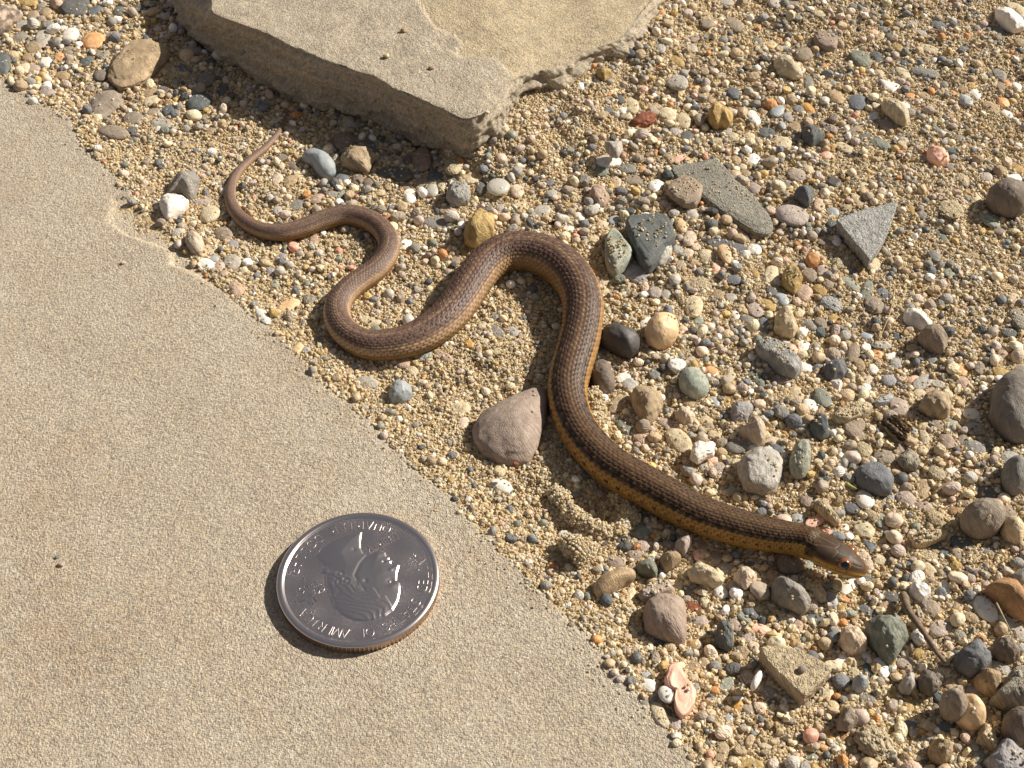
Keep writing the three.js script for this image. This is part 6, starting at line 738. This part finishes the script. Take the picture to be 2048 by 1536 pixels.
stick('grass_stem', [[1211, 1020], [1207, 1042], [1191, 1062]], 0.1, 0.16, [2.2, 1.8, 1.6], '#d9c48e', 'short yellow straw standing in the sand ridge below the snake', 'stem');
stick('grass_stem', [[1790, 575], [1781, 622], [1758, 680]], 0.12, 0.08, [1.6, 1.4, 1.2], '#c2a878', 'fine tan straw on the sand beyond the brown cube', 'stem');
stick('grass_stem', [[1666, 122], [1684, 140], [1696, 162]], 0.12, 0.1, [1.2, 1.4, 1.1], '#6b6150', 'fine dark stem on the far sand', 'stem');
stick('grass_stem', [[1867, 986], [1886, 972], [1909, 956]], 0.22, 0.14, [2, 2.2, 2], '#8f7c5c', 'short brown stalk by the big brown egg shaped stone', 'stem');
stick('grass_stem', [[1482, 1352], [1500, 1376], [1532, 1396]], 0.14, 0.1, [1, 1, 0.8], '#4e4234', 'dark root curving in the shadow of the sandstone chip', 'stem');
stick('grass_stem', [[726, 347], [742, 356], [753, 372]], 0.16, 0.12, [2, 1.8, 1.4], '#6a5438', 'bent brown stem below the pitted tan chunk', 'stem');
stick('grass_stem', [[1158, 511], [1166, 520], [1174, 529]], 0.14, 0.1, [4.5, 4.2, 3.8], '#d9c49a', 'short pale straw leaning against the top of the bend', 'stem');
stick('leaf_sliver', [[1693, 967], [1702, 972], [1714, 978]], 0.3, 0.06, [1.6, 1.5, 1.3], '#a9ad62', 'tiny green leaf sliver beside the slate blue oval', 'leaf');
{ // rotted bark: fibres side by side
  const p = onSand(1791, 857), root = group('bark_fragment', p.x, p.y, p.z); tag(root, 'dark rotted piece of bark split along its grain', 'bark');
  const tones = ['#8a7760', '#5a4a3a', '#9a8668', '#4a3d31', '#6d5b48', '#96815f', '#7b6850'];
  tones.forEach((t, i) => {
    const a = at(1760 + i * 6, 832 + i * -3 + 8, p.y + 2.4), b = at(1806 + i * 3, 884 - i * 5, p.y + 2.0), n = 40, k = 8, pos = [], idx = [], col = [], c = hex(t);
    for (let s = 0; s <= n; s++) { const f = s / n, x = lerp(a.x, b.x, f) - p.x, z = lerp(a.z, b.z, f) - p.z, y = 1.6 + 0.3 * Math.sin(i * 1.9) + 0.25 * n2(s * 0.12, i * 7), r = (0.42 + 0.16 * n2(i, 3)) * Math.min(1, f * 9 + 0.35, (1 - f) * 9 + 0.35) * (1 + 0.25 * n2(s * 0.3, i * 3)); for (let j = 0; j < k; j++) { const q = (j / k) * 2 * Math.PI; pos.push((x + Math.cos(q) * r) * MM, (y + Math.sin(q) * r * 0.9) * MM, (z + Math.cos(q) * r * 0.5) * MM); const w = 0.8 + 0.35 * n2(s * 0.4, i * 5 + j); col.push(c.r * w, c.g * w, c.b * w); } }
    for (let s = 0; s < n; s++) for (let j = 0; j < k; j++) { const A = s * k + j, B = s * k + ((j + 1) % k); idx.push(A, A + k, B, B, A + k, B + k); }
    const g = new THREE.BufferGeometry(); g.setAttribute('position', new THREE.Float32BufferAttribute(pos, 3)); g.setAttribute('color', new THREE.Float32BufferAttribute(col, 3)); g.setIndex(idx); g.computeVertexNormals(); mesh('fibre', g, new THREE.MeshStandardMaterial({ vertexColors: true, roughness: 0.95, side: THREE.DoubleSide }), root);
  });
}

// ---------- loose gravel and sand grains that nobody could count ----------
const cell = 6, buckets = new Map(), keyOf = (i, j) => i * 1000 + j;
for (const s of stones) for (let i = Math.floor((s.x - s.major) / cell); i <= (s.x + s.major) / cell; i++) for (let j = Math.floor((s.z - s.major) / cell); j <= (s.z + s.major) / cell; j++) { const k = keyOf(i, j); if (!buckets.has(k)) buckets.set(k, []); buckets.get(k).push(s); }
function hitStone(x, z, r, grow = 1) { for (const s of buckets.get(keyOf(Math.floor(x / cell), Math.floor(z / cell))) ?? []) { const d = Math.hypot(x - s.x, z - s.z); if (d < s.R(Math.atan2(z - s.z, x - s.x)) * grow + r) return s; } return null; }
const snakeCells = new Map();
SPATH.forEach((p, i) => { const r = snakeRadius(i / 400), lift = p.y - r * 0.9; for (let a = Math.floor((p.x - r) / 4); a <= (p.x + r) / 4; a++) for (let b = Math.floor((p.z - r) / 4); b <= (p.z + r) / 4; b++) { const k = keyOf(a, b); if (!snakeCells.has(k)) snakeCells.set(k, []); snakeCells.get(k).push([p.x, p.z, r, lift]); } });
const underSnake = (x, z, r) => (snakeCells.get(keyOf(Math.floor(x / 4), Math.floor(z / 4))) ?? []).some(([a, b, q, lift]) => lift < 1 && Math.hypot(x - a, z - b) < q * 0.82 + r * 0.5);
const edgeLine = EDGE.map((p) => ({ x: p.x, z: p.z })), slabArea = [...edgeLine, { x: -400, z: 400 }, { x: -600, z: -100 }], flagArea = FLAG_FOOT.map((p) => ({ x: p.x, z: p.z }));
const covered = (x, z, r) => (inside(x, z, slabArea) && lineDist(x, z, edgeLine) > r + 0.5) || (inside(x, z, flagArea) && lineDist(x, z, [...flagArea, flagArea[0]]) > 2);
const PEBBLE_TONES = [['cr', 14], ['tn', 17], ['br', 14], ['lp', 9], ['gy', 10], ['lg', 8], ['gb', 7], ['bl', 3.5], ['yl', 5], ['cp', 7], ['wh', 5], ['og', 1.6], ['pk', 4], ['gn', 3], ['dg', 3], ['sa', 1.2], ['dk', 1]].map(([k, w]) => [dusty(KIND[k][0]), w]);
const SAND_TONES = [['#dcc7a0', 22], ['#e3d2ae', 18], ['#cfb78c', 13], ['#bea276', 6], ['#ab8d66', 3], ['#ece0c8', 9], ['#d9bc8a', 4], ['#ceb193', 3], ['#c0b6a6', 4], ['#9c9488', 2], ['#6b655e', 1], ['#f0ebe0', 2], ['#b4804f', 0.5]].map(([h, w]) => [hex(h), w]);
const choose = (list) => { let t = 0; for (const p of list) t += p[1]; let w = rnd() * t; for (const p of list) if ((w -= p[1]) <= 0) return p[0]; return list[0][0]; };
const M4 = new THREE.Matrix4(), Q = new THREE.Quaternion(), V = new THREE.Vector3(), SC = new THREE.Vector3(), COL = new THREE.Color(), E3 = new THREE.Euler();
function instanced(name, geos, mat, list, parent) { // shares the list out over the shapes
  geos.forEach((g, k) => {
    const mine = list.filter((_, i) => i % geos.length === k), m = new THREE.InstancedMesh(g, mat, mine.length); m.name = name; m.castShadow = m.receiveShadow = true; m.userData.kind = 'stuff';
    mine.forEach((o, i) => { Q.setFromEuler(E3.set(o.rx, o.ry, o.rz)); M4.compose(V.set(o.x * MM, o.y * MM, o.z * MM), Q, SC.set(o.sx, o.sy, o.sz)); m.setMatrixAt(i, M4); m.setColorAt(i, o.c); });
    parent.add(m);
  });
}
const plainStone = (seed, shape, detail) => { const pts = []; for (let k = 0; k < 24; k++) { const a = (k / 24) * 2 * Math.PI; pts.push([0.5 * Math.cos(a), 0.5 * (0.72 + 0.2 * (seed % 3) / 2) * Math.sin(a)]); } const g = stoneGeometry(radial(pts, 48), 0.36, shape, 'gy', 6, seed, detail); g.deleteAttribute('color'); return g; };
{
  const gravel = new THREE.Group(); gravel.name = 'fine_gravel'; scene.add(gravel);
  tag(gravel, 'small mixed gravel filling the bed between the larger stones', 'gravel', null, 'stuff');
  // the small stones that were read one by one but lie beyond the three hundred that show largest
  const byMat = new Map(); for (const r of strays) { const m = r.mesh; r.geo.translate(m.position.x, m.position.y, m.position.z); scene.remove(m); if (!byMat.has(m.material)) byMat.set(m.material, []); byMat.get(m.material).push(r.geo); }
  for (const [mat, gs] of byMat) { const m = mesh('grit', mergeGeometries(gs), mat, gravel); m.userData.kind = 'stuff'; }
  const list = [], placed = new Map();
  for (let tries = 0; tries < 90000 && list.length < 7500; tries++) {
    const x = -135 + 270 * rnd(), z = -135 + 215 * rnd(), [px, py] = photo(x, 0, z); if (px < -150 || px > 2200 || py < -120 || py > 1660) continue;
    const g = clamp(gravelly(x, 0, z) * (0.25 + 1.6 * sstep(-0.45, 0.4, n2(x / 11 + 70, z / 11) + 0.5 * n2(x / 4.5, z / 4.5 + 33))), 0, 1), d = 0.95 + 2.5 * Math.pow(rnd(), 1.9) * (0.25 + 0.75 * g); if (rnd() > 0.02 + 0.98 * g) continue;
    if (covered(x, z, d / 2) || hitStone(x, z, d * 0.3) || underSnake(x, z, d / 2)) continue;
    const k = keyOf(Math.floor(x / 3), Math.floor(z / 3)); let ok = true;
    for (let a = -1; a <= 1 && ok; a++) for (let b = -1; b <= 1 && ok; b++) for (const q of placed.get(k + a * 1000 + b) ?? []) if (Math.hypot(q[0] - x, q[1] - z) < (q[2] + d) * (0.42 - 0.07 * g)) { ok = false; break; }
    if (!ok) continue; if (!placed.has(k)) placed.set(k, []); placed.get(k).push([x, z, d]);
    const c = COL.copy(choose(PEBBLE_TONES)).multiplyScalar(ALBEDO * (0.85 + 0.3 * rnd()) / 0.71).clone();
    list.push({ x, y: ground(x, z) + 0.3 * g + d * (0.14 + 0.14 * rnd()), z, rx: (rnd() - 0.5) * 0.9, ry: rnd() * 6.3, rz: (rnd() - 0.5) * 0.9, sx: d, sy: d * (0.75 + 0.4 * rnd()), sz: d * (0.8 + 0.4 * rnd()), c });
  }
  for (const k of ['t', 's', 'k']) { const mat = stoneMats[k].clone(); mat.vertexColors = false; const mine = list.filter((_, i) => (i % 5 < 3 ? 't' : i % 5 === 3 ? 's' : 'k') === k); instanced('grit', [plainStone(701, 'r', 6), plainStone(702, 's', 6), plainStone(703, 's', 6), plainStone(704, 'a', 6), plainStone(705, 'a', 6)], mat, mine, gravel); }
  const sand = new THREE.Group(); sand.name = 'sand_grains'; scene.add(sand);
  tag(sand, 'coarse golden sand grains covering the open bed', 'sand', null, 'stuff');
  const WARM = new THREE.Color(1.0, 0.98, 0.955), grains = [], N = 290000;
  for (let tries = 0; tries < 900000 && grains.length < N; tries++) {
    const z = -140 + 222 * rnd(), x = (rnd() * 2 - 1) * (112 - z * 0.34); // the bed in view and a margin
    const s = hitStone(x, z, -0.12, 0.97); if (s && (s.sunk ?? 0) < 0.5) continue; if (covered(x, z, 0.3)) continue;
    const g = gravelly(x, 0, z), w = rnd(), d = w < 0.8 ? 0.25 + 0.19 * rnd() : w < 0.965 ? 0.4 + 0.28 * rnd() : 0.65 + 0.5 * rnd() * (0.4 + g);
    const c = COL.copy(choose(SAND_TONES)).multiplyScalar(0.80 * (0.85 + 0.3 * rnd())).multiply(WARM).clone();
    grains.push({ x, y: ground(x, z) + d * (0.05 + 0.42 * rnd()), z, rx: rnd() * 6, ry: rnd() * 6, rz: rnd() * 6, sx: d * (0.8 + 0.6 * rnd()), sy: d * (0.7 + 0.35 * rnd()), sz: d * (0.8 + 0.5 * rnd()), c });
  }
  // a dusting on top of flat stones and along the slab's edge
  for (const s of stones) { const n = s.dust ?? (s.shape === 'l') ? s.dust ?? 40 : s.sizePx > 70 ? 16 : s.sizePx > 36 ? 4 : 1; for (let k = 0; k < n; k++) { const a = rnd() * 6.283, q = Math.sqrt(rnd()) * 0.75, rr = s.R(a) * q, d = 0.26 + 0.25 * rnd(), y = s.y0 + (s.shape === 'l' ? s.half * 0.97 : s.half * Math.sqrt(Math.max(0, 1 - q * q)) * 0.84); grains.push({ x: s.x + rr * Math.cos(a), y: y + d * 0.05, z: s.z + rr * Math.sin(a), rx: rnd() * 6, ry: rnd() * 6, rz: rnd() * 6, sx: d, sy: d, sz: d, c: COL.copy(choose(SAND_TONES)).multiplyScalar(0.8).clone() }); } }
  for (const v of RIDGES) if (rnd() < 0.55) { const d = 0.26 + 0.3 * rnd(); grains.push({ x: v.x, y: v.y, z: v.z, rx: rnd() * 6, ry: rnd() * 6, rz: rnd() * 6, sx: d, sy: d, sz: d, c: COL.copy(choose(SAND_TONES)).multiplyScalar(0.8).clone() }); }
  const total = edgeLine.length; for (let k = 0; k < 260; k++) { const i = 3 + Math.floor(rnd() * (total - 8)), f = rnd(), x = lerp(edgeLine[i].x, edgeLine[i + 1].x, f) - 4.5 * rnd() ** 3, z = lerp(edgeLine[i].z, edgeLine[i + 1].z, f) + 3.4 * rnd() ** 3, d = 0.24 + 0.18 * rnd(); grains.push({ x, y: slabTop(x, z) + d * 0.15, z, rx: rnd() * 6, ry: rnd() * 6, rz: rnd() * 6, sx: d, sy: d, sz: d, c: COL.copy(choose(SAND_TONES)).multiplyScalar(0.8).clone() }); }
  const grainMat = new THREE.MeshStandardMaterial({ roughness: 0.6, flatShading: true });
  const shapes = [0, 1, 2, 3, 4].map((k) => { const g = ball(1).clone(), p = g.attributes.position; for (let i = 0; i < p.count; i++) { const x = p.getX(i), y = p.getY(i), z = p.getZ(i), m = 0.5 * (1 + 0.34 * n3(x * 1.2 + k * 9, y * 1.2, z * 1.2) + 0.2 * n3(x * 2.7, y * 2.7 + k * 5, z * 2.7)) * MM; p.setXYZ(i, x * m, y * m, z * m); } g.computeVertexNormals(); return g; });
  instanced('grain', shapes, grainMat, grains, sand);
}
renderer.render(scene, camera);
